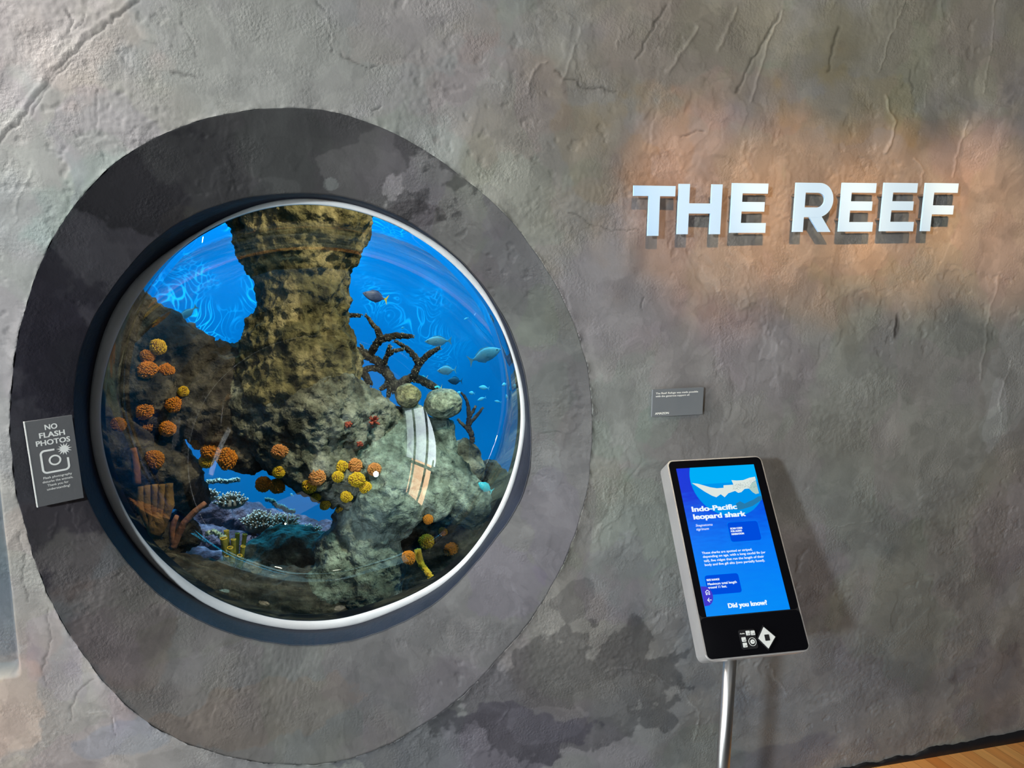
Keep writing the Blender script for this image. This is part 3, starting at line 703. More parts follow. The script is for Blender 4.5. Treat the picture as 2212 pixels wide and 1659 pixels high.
for ch, uL, uR, vT, vB, uB, lab in LET:
    a = pt(uL, vT, YF); b = pt(uR, vT, YF); c = pt(uB, vB, YF)
    w = b[0]-a[0]; h = a[2]-c[2]; z0 = c[2]; x0 = (a[0]+c[0])/2; t = 0.0275; tb = 0.0235
    root = empty('letter', (x0, 0, z0), lab, 'letter', 'metal letters of the wall title')
    bm = bmesh.new()
    def slab(poly): prism_bm(bm, [(x0+px_, z0+pz) for px_, pz in poly], YF, YF+0.005)
    if ch == 'T':
        poly = [(0, h), (0, h-tb), (w/2-t/2, h-tb), (w/2-t/2, 0), (w/2+t/2, 0), (w/2+t/2, h-tb), (w, h-tb), (w, h)]; pins = [(w/2, 0.03), (w/2, h-0.02)]
    elif ch == 'H':
        m0 = h/2-tb/2+0.002; m1 = m0+tb
        poly = [(0, 0), (t, 0), (t, m0), (w-t, m0), (w-t, 0), (w, 0), (w, h), (w-t, h), (w-t, m1), (t, m1), (t, h), (0, h)]; pins = [(t/2, 0.03), (w-t/2, h-0.03)]
    elif ch in 'EF':
        m0 = h/2-tb/2+(0.004 if ch == 'E' else -0.006); m1 = m0+tb-0.001; wm = w*0.93
        top = [(w, h-tb), (w, h), (0, h), (0, 0)]
        if ch == 'E': poly = [(0, 0), (w, 0), (w, tb), (t, tb), (t, m0), (wm, m0), (wm, m1), (t, m1), (t, h-tb), (w, h-tb), (w, h), (0, h)]
        else: poly = [(0, 0), (t, 0), (t, m0), (wm, m0), (wm, m1), (t, m1), (t, h-tb), (w, h-tb), (w, h), (0, h)]
        pins = [(t/2, 0.03), (t/2, h-0.03)]
    if ch != 'R':
        slab(poly)
    else:
        rz = 0.041; cz = h-rz; cxr = w-rz*0.98
        outer = [(0, 0), (0, h)]+arc(cxr, cz, rz*0.98, rz, 90, -58)+[(w-0.001, 0), (w-0.033, 0), (w-0.033-0.017, 0.031), (t, 0.031), (t, 0)]
        inner = [(t, 0.031+tb-0.001), (t, h-tb)]+arc(cxr-0.003, cz, rz-tb+0.002, rz-tb, 90, -90, 12)
        # body as a bridged loop (slit at the left of the counter)
        iz = 0.031+tb-0.001
        poly = [(0, 0), (0, h)]+arc(cxr, cz, rz*0.98, rz, 90, -58)+[(w-0.001, 0), (w-0.033, 0), (w-0.050, 0.031), (t, 0.031), (t, 0)]
        # split into strips around the counter so the hole stays open
        slab([(0, 0), (t, 0), (t, h), (0, h)])
        bowl_o = [(t, h)]+arc(cxr, cz, rz*0.98, rz, 90, -90, 20)+[(t, h-2*rz)]
        bowl_i = [(t, h-tb)]+arc(cxr-0.003, cz, rz-tb+0.002, rz-tb, 90, -90, 20)+[(t, h-2*rz+tb)]
        lo = []; hi = []
        for (p, q) in zip(bowl_o, bowl_i):
            lo.append((bm.verts.new((x0+p[0], YF, z0+p[1])), bm.verts.new((x0+q[0], YF, z0+q[1]))))
            hi.append((bm.verts.new((x0+p[0], YF+0.005, z0+p[1])), bm.verts.new((x0+q[0], YF+0.005, z0+q[1]))))
        for k in range(len(lo)-1):
            (a0, b0), (a1, b1) = lo[k], lo[k+1]; (c0, d0), (c1, d1) = hi[k], hi[k+1]
            for f in ((a0, a1, b1, b0), (c0, d0, d1, c1), (a0, c0, c1, a1), (b0, b1, d1, d0)): bm.faces.new(f)
        YF += 0.0004
        slab([(t+0.012, h-2*rz+0.004), (t+0.046, h-2*rz+0.006), (w, 0), (w-0.034, 0)])
        YF -= 0.0004
        pins = [(t/2, 0.03), (t/2, h-0.03)]
    link('letter_face', bm_mesh(bm), M['letter'], root)
    for px_, pz in pins:
        bm = bmesh.new(); tube_bm(bm, [(x0+px_, YF+0.004, z0+pz), (x0+px_, 0.012, z0+pz)], [0.003, 0.003], 10)
        link('standoff_pin', bm_mesh(bm), M['pin'], root)

# ---- grey sponsor plaque
a = pt(1410, 842, -0.014); b = pt(1523, 838, -0.014); c = pt(1411, 901, -0.014)
pw = b[0]-a[0]-0.003; ph = a[2]-c[2]
root = empty('wall_plaque', (a[0], 0, c[2]), 'small grey sponsor plaque on the wall above the touch screen', 'plaque')
I4 = Matrix.Identity(4)
box('plate', (a[0], -0.014, c[2]), (a[0]+pw, -0.008, c[2]+ph), M['plaquegrey'], root, 0.0008)
box('mounting_block', (a[0]+0.02, -0.009, c[2]+0.015), (a[0]+pw-0.02, 0.012, c[2]+ph-0.015), M['black'], root)
mm = pw/115.0
Tz = c[2]+ph
text('plaque_text', 'The Reef: Refuge was made possible', a[0]+7*mm, Tz-10.0*mm, 95*mm, 4.0*mm, -0.0143, I4, M['white'], root, 0.02)
text('plaque_text', 'with the generous support of:', a[0]+7*mm, Tz-16.2*mm, 76*mm, 4.0*mm, -0.0143, I4, M['white'], root, 0.02)
text('plaque_text', 'AMAZON', a[0]+7*mm, Tz-53.5*mm, 31*mm, 5.0*mm, -0.0143, I4, M['white'], root, 0.035)

# ---- NO FLASH PHOTOS board on the left flank of the ring
ang = math.radians(26.7)
X_ = Vector((math.cos(ang), math.sin(ang), 0)); Nrm = Vector((math.sin(ang), -math.cos(ang), 0))
edge = pt(27, 985, 0.0); Pp = Vector(edge)+Nrm*0.020
def onp(u, v, P, N):
    r = Vector(ray(u, v)); t = (P-Vector(EYE)).dot(N)/r.dot(N); return Vector(EYE)+r*t
q = [onp(u, v, Pp, Nrm) for u, v in ((57, 911), (157, 897), (180, 1075), (79, 1097))]
sw = ((q[1]-q[0]).length+(q[2]-q[3]).length)/2; shh = ((q[0]-q[3]).length+(q[1]-q[2]).length)/2
xd = ((q[1]-q[0])+(q[2]-q[3])); zd = (q[0]-q[3])+(q[1]-q[2])
ctr = (q[0]+q[1]+q[2]+q[3])/4
Xr = xd.normalized(); Zr = (zd-Xr*zd.dot(Xr)).normalized()
SM = frame_matrix(ctr-Xr*sw/2-Zr*shh/2, Xr, Zr)
root = empty('photo_sign', ctr, 'grey NO FLASH PHOTOS sign with camera symbol on left side of the round window', 'sign')
box('board', (0, 0, 0), (sw, 0.007, shh), M['signgrey'], root, 0.0006, SM)
box('edge_strip', (-0.0022, -0.0004, 0), (0, 0.007, shh), M['white'], root, 0, SM)
box('mounting_block', (sw*0.3, 0.0065, shh*0.25), (sw*0.75, 0.03, shh*0.75), M['black'], root, 0, SM)
k = sw/100.0
def st(s, cx, z, w, cap, bold=0.03): text('sign_text', s, cx*k, z*k, w*k, cap*k, -0.0003, SM, M['white'], root, bold, center=True)
H = shh/k
st('NO', 52, H-27, 27, 14, 0.03); st('FLASH', 52, H-46, 55, 14, 0.03); st('PHOTOS', 52, H-65, 73, 14, 0.03)
st('Flash photography', 51, H-150, 62, 6.0, 0.01); st('disturbs the animals.', 50, H-160, 66, 6.0, 0.01)
st('Thank you for', 49, H-170, 46, 6.0, 0.01); st('understanding!', 49, H-180, 50, 6.0, 0.01)
def stroke(pts, w, closed=False):             # ribbon of quads with shared mitred ends
    n = len(pts); L = []; R = []
    for i in range(n):
        p = pts[i]; a = pts[(i-1) % n] if (closed or i > 0) else None; b = pts[(i+1) % n] if (closed or i < n-1) else None
        def nrm(q, r):
            d = (r[0]-q[0], r[1]-q[1]); l = math.hypot(*d) or 1; return (-d[1]/l, d[0]/l)
        if a is None: m = nrm(p, b); s_ = 1
        elif b is None: m = nrm(a, p); s_ = 1
        else:
            m1, m2 = nrm(a, p), nrm(p, b); m = (m1[0]+m2[0], m1[1]+m2[1]); l = math.hypot(*m) or 1; m = (m[0]/l, m[1]/l)
            s_ = 1/max(0.4, m[0]*m1[0]+m[1]*m1[1])
        L.append((p[0]+m[0]*s_*w/2, p[1]+m[1]*s_*w/2)); R.append((p[0]-m[0]*s_*w/2, p[1]-m[1]*s_*w/2))
    return [[L[i], R[i], R[(i+1) % n], L[(i+1) % n]] for i in range(n if closed else n-1)]
cx_, cz_ = 50*k, H*k-107*k; hw = 28*k; r_ = 9*k
fr = [(cx_+2*k, cz_+hw)]+[(cx_-hw+r_+r_*math.cos(math.radians(a)), cz_+hw-r_+r_*math.sin(math.radians(a))) for a in range(90, 181, 15)]
fr += [(cx_-hw+r_+r_*math.cos(math.radians(a)), cz_-hw+r_+r_*math.sin(math.radians(a))) for a in range(180, 271, 15)]
fr += [(cx_+hw-r_+r_*math.cos(math.radians(a)), cz_-hw+r_+r_*math.sin(math.radians(a))) for a in range(270, 361, 15)]+[(cx_+hw, cz_+2*k)]
flat('camera_outline', stroke(fr, 4.6*k), -0.0001, SM, M['white'], root)
ci = [(cx_+11.5*k*math.cos(2*math.pi*i/40), cz_+1*k+11.5*k*math.sin(2*math.pi*i/40)) for i in range(40)]
flat('lens_ring', stroke(ci, 4.0*k, True), -0.0001, SM, M['white'], root)
sb = []
for i in range(26):
    r = (17 if (i % 4 == 0) else 15)*k if i % 2 == 0 else 8*k
    a = 2*math.pi*i/26+0.1; sb.append((cx_+23*k+r*math.cos(a), cz_+25*k+r*math.sin(a)))
flat('flash_star', [[(cx_+23*k, cz_+25*k), sb[i], sb[(i+1) % 26]] for i in range(26)], -0.0001, SM, M['white'], root)

# ------------------------------------------------------------------ touch screen on its pole
tilt = math.radians(37.0); yawk = math.radians(2.6)
Xk = Vector((math.cos(yawk), -math.sin(yawk), 0)); back = Vector((math.sin(yawk), math.cos(yawk), 0))
Uk = back*math.sin(tilt)+Vector((0, 0, math.cos(tilt))); Nk = Xk.cross(Uk); Nk = -Nk if Nk.y > 0 else Nk
P0k = Vector((0.8, -0.3, 0.9))
kc = [onp(u, v, P0k, Nk) for u, v in ((1435, 993), (1640, 987), (1757, 1410), (1530, 1424))]
kctr = (kc[0]+kc[1]+kc[2]+kc[3])/4
KW = ((kc[1]-kc[0]).dot(Xk)+(kc[2]-kc[3]).dot(Xk))/2; KH = ((kc[0]-kc[3]).dot(Uk)+(kc[1]-kc[2]).dot(Uk))/2
KM = frame_matrix(kctr-Xk*KW/2-Uk*KH/2, Xk, Uk)
kio = empty('touch_screen_stand', (0.76, -0.27, 0), 'tilted touch screen in a silver case on a steel pole', 'information screen')
def rbox(name, x0, z0, x1, z1, r, y0, y1, m, par=None, edge=0.0, Mx=KM):
    bm = bmesh.new(); prism_bm(bm, rrect(x0, z0, x1, z1, r), y0, y1)
    if edge:
        ed = [e for e in bm.edges if abs(e.verts[0].co.y-e.verts[1].co.y) < 1e-6]
        bmesh.ops.bevel(bm, geom=ed, offset=edge, segments=2, affect='EDGES')
    bm.transform(Mx)
    return link(name, bm_mesh(bm), m, par or kio)
rbox('case', 0, 0, KW, KH, 0.014, 0, 0.052, M['alu'], None, 0.0012)
e_ = 0.0032
rbox('bezel', e_, e_, KW-e_, KH-e_, 0.011, -0.0006, 0.0005, M['black'])
gl = rbox('glass_front', e_, 0.088, KW-e_, KH-e_, 0.011, -0.0012, 0.0005, M['blackglass'])
rbox('control_panel', e_, e_, KW-e_, 0.0865, 0.011, -0.0012, 0.0005, M['blackglass'])
# screen picture
def lk(u, v):
    p = onp(u, v, Vector(kctr), Nk); d = p-(kctr-Xk*KW/2-Uk*KH/2); return d.dot(Xk), d.dot(Uk)
c4 = [lk(*q) for q in ((1456, 1011), (1624, 1006), (1711, 1319), (1529, 1329))]
sx0 = (c4[0][0]+c4[3][0])/2; sx1 = (c4[1][0]+c4[2][0])/2; sz0 = (c4[2][1]+c4[3][1])/2; sz1 = (c4[0][1]+c4[1][1])/2
bm = bmesh.new(); prism_bm(bm, [(sx0, sz0), (sx1, sz0), (sx1, sz1), (sx0, sz1)], -0.0016, -0.0011)
me = bm_mesh(bm)
scr = link('screen', me, M['s_pic'], None); scr.parent = kio
scr.matrix_local = Matrix.Translation(-Vector(kio.location)) @ KM
def on_screen(name, polys, m, y=-0.0019, th=0.0002):
    bm = bmesh.new()
    for p in polys: prism_bm(bm, p, y-th, y)
    bm.transform(KM)
    return link(name, bm_mesh(bm), m, kio)
def clipx(poly, x1, z1):                     # clip a polygon to the screen's right and top edge
    def cl(P, f):
        out = []
        for i in range(len(P)):
            a, b = P[i], P[(i+1) % len(P)]; fa, fb = f(a), f(b)
            if fa <= 0: out.append(a)
            if fa*fb < 0:
                t = fa/(fa-fb); out.append((a[0]+(b[0]-a[0])*t, a[1]+(b[1]-a[1])*t))
        return out
    P = cl(poly, lambda p: p[0]-x1); return cl(P, lambda p: p[1]-z1)
dc = lk(1572, 1045); rad = abs(lk(1488, 1035)[0]-dc[0])*0.98
disc = [(dc[0]+rad*math.cos(2*math.pi*i/56), dc[1]+0.012+rad*math.sin(2*math.pi*i/56)) for i in range(56)]
on_screen('round_picture', [clipx(disc, sx1, sz1)], M['s_disc'])
up = [(x, max(z, dc[1]+0.012)) for x, z in disc]
on_screen('sunlit_water', [clipx([p for p in disc if p[1] > dc[1]-0.006], sx1, sz1)], M['s_sea'], -0.0021)
Z3 = lambda x, y: lk(1410+x/5.82, 970+y/5.82)
shark = [(490,432),(560,440),(640,462),(720,485),(800,497),(885,492),(885,460),(960,455),(1010,452),(985,395),(1050,400),(1130,395),(1210,365),(1280,352),(1290,395),(1235,430),(1205,500),(1150,505),(1110,545),(1070,555),(1030,530),(945,560),(900,610),(850,572),(795,610),(740,590),(650,540),(560,480)]
on_screen('shark_picture', [clipx([Z3(*p) for p in shark], sx1, sz1)], M['s_shark'], -0.0023)
fin = [(1205,500),(1235,430),(1290,400),(1330,560),(1290,570),(1250,545)]
M['s_fin'] = emat('screen_fin', (0.42, 0.60, 0.55))
on_screen('shark_fin', [clipx([Z3(*p) for p in fin], sx1, sz1)], M['s_fin'], -0.00225)
rs = random.Random(3); sp_ = []
for i in range(150):
    t = rs.random(); x = 1000+310*t; z = 500-110*t+rs.uniform(-35, 25+70*t)
    c_ = Z3(x, z); d_ = 0.0005+0.0004*rs.random()
    if c_[0] < sx1-0.001: sp_.append([(c_[0]-d_, c_[1]), (c_[0], c_[1]-d_*.7), (c_[0]+d_, c_[1]), (c_[0], c_[1]+d_*.7)])
on_screen('shark_spots', sp_, M['s_spot'], -0.0026)
reef = [(1040,690),(1090,660),(1150,690),(1210,660),(1260,640),(1320,600),(1365,590),(1370,640),(1250,720),(1120,760),(1060,770)]
on_screen('reef_picture', [clipx([Z3(*p) for p in reef], sx1, sz1)], M['s_reef'], -0.0022)
def ktext(s, uL, vL, uR, cap, bold=0.02, shear=0.0, name='screen_text'):
    x, z = lk(uL, vL); slope = -0.045
    x2, _ = lk(uR, vL+slope*(uR-uL))
    text(name, s, x, z, x2-x, cap, -0.0024, KM, M['s_white'], kio, bold, shear)
V3 = lambda x, y: (1410+x/5.82, 970+y/5.82)
def kt3(s, x0, y0, x1, cap, bold=0.02, shear=0.0):
    a = V3(x0, y0); b = V3(x1, y0); ktext(s, a[0], a[1], b[0], cap, bold, shear)
V4 = lambda x, y: (1460+x/5.924, 1160+y/5.924)
def kt4(s, x0, y0, x1, cap, bold=0.02):
    a = V4(x0, y0); b = V4(x1, y0); ktext(s, a[0], a[1], b[0], cap, bold)
kt3('Indo-Pacific', 492, 794, 1062, 0.0128, 0.042); kt3('leopard shark', 512, 890, 1172, 0.0128, 0.042)
kt3('Stegostoma', 537, 980, 750, 0.0058, 0.005, 0.25); kt3('tigrinum', 547, 1028, 705, 0.0058, 0.005, 0.25)
def plate(x0, z0, x1, z1, r, nm):
    on_screen(nm+'_border', [rrect(x0, z0, x1, z1, r)], M['s_line'], -0.0018)
    on_screen(nm, [rrect(x0+0.0007, z0+0.0007, x1-0.0007, z1-0.0007, r)], M['s_dark'], -0.0020)
a = Z3(935, 925); b = Z3(1385, 1140); plate(a[0]-0.002, b[1]-0.001, b[0]-0.003, a[1], 0.006, 'code_panel')
kt3('SCAN CODE', 972, 1016, 1124, 0.0045, 0.06); kt3('FOR AUDIO', 979, 1050, 1120, 0.0045, 0.06); kt3('NARRATION', 988, 1086, 1146, 0.0045, 0.06)
for i, (s, x0, y0, x1) in enumerate((('These sharks are spotted or striped,', 615, 1325, 1252), ('depending on age, with a long caudal fin (or', 629, 1372, 1420),
        ('tail), five ridges that run the length of their', 640, 1424, 1402), ('body and five gill slits (two partially fused).', 652, 1474, 1412))):
    kt3(s, x0, y0, x1, 0.0054, 0.02)
a = lk(*V4(362, 500)); b = lk(*V4(845, 700)); plate(a[0]-0.001, b[1]-0.002, b[0], a[1]+0.001, 0.006, 'size_panel')
kt4('SIZE RANGE', 390, 568, 556, 0.0045, 0.05); kt4('Maximum total length', 404, 622, 778, 0.0056, 0.03); kt4('around 11 feet.', 410, 666, 652, 0.0056, 0.03)
kt4('Did you know?', 668, 912, 1172, 0.0105, 0.05)
a = lk(*V4(335, 640)); b = lk(*V4(400, 880)); tc_ = sx0
tab = [(sx0, a[1]+0.001), (sx0+0.012, a[1])]+arc(sx0+0.008, (a[1]+b[1])/2, 0.0155, abs(a[1]-b[1])/2, 75, -75, 12)+[(sx0+0.012, b[1]), (sx0, b[1]-0.001)]
on_screen('side_tab', [tab], M['s_purple'], -0.0027)
h0 = lk(*V4(405, 740)); s_ = 0.005
on_screen('home_symbol', stroke([(h0[0]-s_, h0[1]+0.0055), (h0[0], h0[1]+0.0095), (h0[0]+s_, h0[1]+0.0055)], 0.0013)
          + stroke([(h0[0]-s_*.8, h0[1]+0.006), (h0[0]-s_*.8, h0[1]), (h0[0]-s_*.3, h0[1])], 0.0013)+stroke([(h0[0]+s_*.8, h0[1]+0.006), (h0[0]+s_*.8, h0[1]), (h0[0]+s_*.3, h0[1])], 0.0013)
          + stroke([(h0[0]-s_*.3, h0[1]), (h0[0]-s_*.3, h0[1]+.004), (h0[0]+s_*.3, h0[1]+.004), (h0[0]+s_*.3, h0[1])], 0.001), M['s_white'], -0.0029)
h0 = lk(*V4(425, 810))
on_screen('back_arrow', stroke([(h0[0]-s_*.8, h0[1]), (h0[0]+s_*.9, h0[1])], 0.0014)+stroke([(h0[0], h0[1]+s_*.9), (h0[0]-s_*.9, h0[1]), (h0[0], h0[1]-s_*.9)], 0.0014), M['s_white'], -0.0029)
# keypad below the screen
def kp(x, y): return lk(*V4(x, y))
a = kp(790, 1195); b = kp(1050, 1425)
pad = rbox('keypad_plate', a[0], b[1], b[0], a[1], 0.004, -0.0035, 0, M['black'], None, 0.0005)
def onpad(name, polys, m, y0=-0.0050, y1=-0.0034, par=None):
    bm = bmesh.new()
    for p in polys: prism_bm(bm, p, y0, y1)
    bm.transform(KM); return link(name, bm_mesh(bm), m, par or kio)
for x, y in ((912, 1232), (974, 1230), (860, 1315), (876, 1386)):
    c_ = kp(x, y); q_ = 0.0044
    kb = onpad('square_key', [rrect(c_[0]-q_, c_[1]-q_*1.05, c_[0]+q_, c_[1]+q_*1.05, 0.001)], M['key'])
    d_ = q_*0.5
    onpad('key_mark', stroke([(c_[0]-d_, c_[1]-d_), (c_[0]+d_, c_[1]-d_), (c_[0]+d_, c_[1])], 0.0007), M['black'], -0.0052, -0.0050, kb)
c_ = kp(840, 1238); text('key_legend', 'Audio', c_[0]-0.0055, c_[1]-0.0015, 0.011, 0.003, -0.0037, KM, M['key'], kio, 0.03)
c_ = kp(970, 1343)
def circ(c, r, n=36): return [(c[0]+r*math.cos(2*math.pi*i/n), c[1]+r*math.sin(2*math.pi*i/n)) for i in range(n)]
onpad('dial_ring', stroke(circ(c_, 0.0081), 0.0009, True), M['key'], -0.0045)
db = onpad('round_button', [circ(c_, 0.0045)], M['key'], -0.006); onpad('button_mark', [circ(c_, 0.0010)], M['black'], -0.0062, -0.006, db)
c_ = kp(1150, 1292); R_ = 0.0225
dm = lambda r, rz: [(c_[0]-r, c_[1]), (c_[0]-0.002*r/0.02, c_[1]-rz), (c_[0]+r, c_[1]), (c_[0]-0.002*r/0.02, c_[1]+rz)]
onpad('direction_pad_frame', [dm(R_, R_*1.14)], M['black'], -0.0045)
dp = onpad('direction_pad', [dm(R_*0.84, R_*0.96)], M['key'], -0.0065, -0.0044)
onpad('centre_button', [rrect(c_[0]-0.0052, c_[1]-0.0062, c_[0]+0.0052, c_[1]+0.0062, 0.001)], M['black'], -0.0072, -0.0063, dp)
# pole
pb = pt(1572, 1437, -0.355); pf = pt(1565, 1659, -0.355)
print('POLE', pb, pf)
pxm = (pb[0]+pf[0])/2
bm = bmesh.new(); tube_bm(bm, [(pxm, -0.355, 0.012), (pxm, -0.355, pb[2]+0.02)], [0.0150, 0.0150], 40)
link('pole', bm_mesh(bm), M['steel'], kio, smooth=True)
bm = bmesh.new(); tube_bm(bm, [(pxm, -0.355, 0.0), (pxm, -0.355, 0.008), (pxm, -0.355, 0.012)], [0.14, 0.14, 0.13], 64)
link('base_plate', bm_mesh(bm), M['steel'], kio)

# ------------------------------------------------------------------ gallery lamps seen in the acrylic
for x, y, lab in ((-0.05, -1.78, 'black ceiling track lamp right above the viewer'), (0.7, -1.15, 'black ceiling track lamp nearer the wall on the right')):
    root = empty('track_lamp', (x, y, 3.6), lab, 'lamp', 'ceiling track lamps')
    bm = bmesh.new(); tube_bm(bm, [(x, y, 3.6), (x, y, 3.56)], [0.03, 0.03], 20); link('mount', bm_mesh(bm), M['black'], root)
    bm = bmesh.new(); tube_bm(bm, [(x, y, 3.56), (x, y, 3.50)], [0.045, 0.05], 24); link('lamp_head', bm_mesh(bm), M['black'], root)

# ------------------------------------------------------------------ reef rocks
ROCK_OLIVE = [(0.28, (0.020, 0.020, 0.012)), (0.42, (0.10, 0.095, 0.045)), (0.52, (0.19, 0.17, 0.085)), (0.62, (0.27, 0.24, 0.13)), (0.75, (0.40, 0.34, 0.20))]
ROCK_GREY = [(0.28, (0.015, 0.018, 0.014)), (0.42, (0.085, 0.09, 0.07)), (0.52, (0.17, 0.18, 0.14)), (0.63, (0.27, 0.28, 0.23)), (0.78, (0.42, 0.42, 0.36))]
ROCK_TEAL = [(0.28, (0.02, 0.03, 0.025)), (0.42, (0.10, 0.13, 0.11)), (0.55, (0.21, 0.27, 0.23)), (0.75, (0.38, 0.46, 0.40))]
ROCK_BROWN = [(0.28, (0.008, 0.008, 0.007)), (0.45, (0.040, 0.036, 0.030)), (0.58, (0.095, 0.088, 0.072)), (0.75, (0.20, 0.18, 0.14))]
ROCK_PURPLE = [(0.28, (0.03, 0.03, 0.04)), (0.45, (0.10, 0.09, 0.13)), (0.6, (0.20, 0.18, 0.24)), (0.75, (0.40, 0.42, 0.50))]
M['r_arch'] = noisy('rock_olive', ROCK_OLIVE, 5.5, 0.85, 0.9, 34, 9, dist=1.2, spec=0.15, bdist=0.03, crev=0.55)
for l_ in list(M['r_arch'].node_tree.links):
    if l_.from_node.bl_idname == 'ShaderNodeTexCoord' and l_.to_node.inputs['Scale'].default_value < 30:
        mp_ = M['r_arch'].node_tree.nodes.new('ShaderNodeMapping'); mp_.inputs['Scale'].default_value = (1.25, 1.25, 0.5)
        to_ = l_.to_socket; M['r_arch'].node_tree.links.new(l_.from_socket, mp_.inputs[0]); M['r_arch'].node_tree.links.new(mp_.outputs[0], to_)
M['r_grey'] = noisy('rock_grey', ROCK_GREY, 6.5, 0.85, 1.0, 30, 9, dist=1.0, spec=0.15, bdist=0.03, crev=0.55)
M['r_teal'] = noisy('rock_pale_green', ROCK_TEAL, 7.0, 0.85, 0.9, 45, 9, dist=1.0, spec=0.15, bdist=0.025, crev=0.5)
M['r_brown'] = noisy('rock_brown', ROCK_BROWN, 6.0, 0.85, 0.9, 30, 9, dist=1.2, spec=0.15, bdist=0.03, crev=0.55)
M['r_purple'] = noisy('rock_purple', ROCK_PURPLE, 9.0, 0.85, 0.9, 50, 9, dist=1.0, spec=0.2, bdist=0.02, crev=0.4)
M['r_brain'] = noisy('brain_coral', [(0.3, (0.09, 0.09, 0.045)), (0.55, (0.26, 0.25, 0.13)), (0.75, (0.38, 0.36, 0.20))], 16, 0.8, 1.0, 38, 6, dist=2.0, bdist=0.03, crev=0.5)
M['r_brain2'] = noisy('brain_coral_pale', [(0.3, (0.10, 0.12, 0.09)), (0.55, (0.26, 0.30, 0.22)), (0.75, (0.42, 0.46, 0.36))], 14, 0.8, 1.0, 30, 6, dist=2.0, bdist=0.03, crev=0.6)

def tex(name, kind, size, **kw):
    t = bpy.data.textures.new(name, kind); t.noise_scale = size
    for k, v in kw.items(): setattr(t, k, v)
    return t
TX = [tex('boulder', 'CLOUDS', 0.16, noise_depth=2), tex('lumps', 'CLOUDS', 0.055, noise_depth=3), tex('pits', 'VORONOI', 0.045), tex('grit', 'CLOUDS', 0.018, noise_depth=3)]

REEF = empty('reef_rock', pt(650, 1000, 1.2), 'artificial reef rock with tall pillar filling the round window', 'rock')
def blob_object(name, strokes, voxel, disp, mat_, flatten=1.0):
    """fuse runs of balls (u, v, depth y, radius px) into one skin and roughen it"""
    bm = bmesh.new()
    for st_ in strokes:
        P = []
        for (u, v, y, r) in st_:
            p = Vector(pt(u, v, y)); P.append((p, r*px(y, u, v)))
        if len(P) == 1: seq = P
        else:
            seq = []
            for (a, ra), (b, rb) in zip(P, P[1:]):
                n = max(1, int((b-a).length/(0.45*min(ra, rb))))
                for k in range(n): seq.append((a.lerp(b, k/n), ra+(rb-ra)*k/n))
            seq.append(P[-1])
        for p, r in seq:
            rr = bmesh.ops.create_icosphere(bm, subdivisions=3, radius=r)
            for w in rr['verts']: w.co = p+Vector((w.co.x, w.co.y*flatten, w.co.z))
    me = bpy.data.meshes.new('m'); bm.to_mesh(me); bm.free()
    tmp = bpy.data.objects.new('tmp', me); COL.objects.link(tmp)
    md = tmp.modifiers.new('r', 'REMESH'); md.mode = 'VOXEL'; md.voxel_size = voxel
    sm = tmp.modifiers.new('s', 'SMOOTH'); sm.factor = 0.6; sm.iterations = 6
    for t, (kk, strength) in zip([TX[i] for i, _ in disp], disp):
        d = tmp.modifiers.new('d', 'DISPLACE'); d.texture = t; d.strength = strength; d.mid_level = 0.5; d.texture_coords = 'GLOBAL'
    dg = bpy.context.evaluated_depsgraph_get()
    out = bpy.data.meshes.new_from_object(tmp.evaluated_get(dg))
    bpy.data.objects.remove(tmp); out.materials.clear()
    return link(name, out, mat_, REEF if name in ('pillar', 'buttress', 'slope', 'outcrop', 'mound', 'seabed', 'ledge', 'hollow', 'stump', 'cave_floor') else None, smooth=True)

RD = [(0, 0.05), (1, 0.034), (2, 0.03), (3, 0.020)]
RDs = [(0, 0.04), (1, 0.03), (2, 0.022), (3, 0.014)]
o = blob_object('pillar', [
    [(650,395,1.34,168),(650,440,1.33,160),(648,495,1.30,140),(650,540,1.28,116),(656,585,1.25,99),(658,640,1.22,97),(653,700,1.20,98),(642,760,1.20,120),(640,820,1.2,140),(640,870,1.2,130)],
    [(770,440,1.34,50),(765,480,1.32,35)]],
    0.008, RD, M['r_arch'])
o['label'] = 'tall olive rock pillar rising behind the round window'
o = blob_object('buttress', [
    [(560,880,1.15,95),(680,890,1.12,120),(770,910,1.15,80),(820,925,1.2,60)],
    [(560,900,1.1,80),(620,960,1.05,72),(690,1000,1.02,72),(740,1035,1.02,60)]],
    0.008, RD, M['r_grey'])
o['label'] = 'grey green foot of the pillar above the cave gap'
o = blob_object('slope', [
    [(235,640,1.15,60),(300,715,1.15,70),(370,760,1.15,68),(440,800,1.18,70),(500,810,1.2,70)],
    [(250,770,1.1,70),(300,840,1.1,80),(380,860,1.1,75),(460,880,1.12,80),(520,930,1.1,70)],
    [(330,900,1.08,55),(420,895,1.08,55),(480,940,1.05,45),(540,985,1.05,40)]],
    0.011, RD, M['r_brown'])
o['label'] = 'dark sloping rock left of the pillar below the bright water'
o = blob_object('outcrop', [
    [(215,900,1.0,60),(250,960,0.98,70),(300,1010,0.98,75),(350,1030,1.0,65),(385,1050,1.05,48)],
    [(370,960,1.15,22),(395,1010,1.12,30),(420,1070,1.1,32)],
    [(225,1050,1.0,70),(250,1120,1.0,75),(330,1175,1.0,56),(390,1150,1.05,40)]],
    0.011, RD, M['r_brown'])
o['label'] = 'shadowed brown rock at the left edge of the window beside the cave'
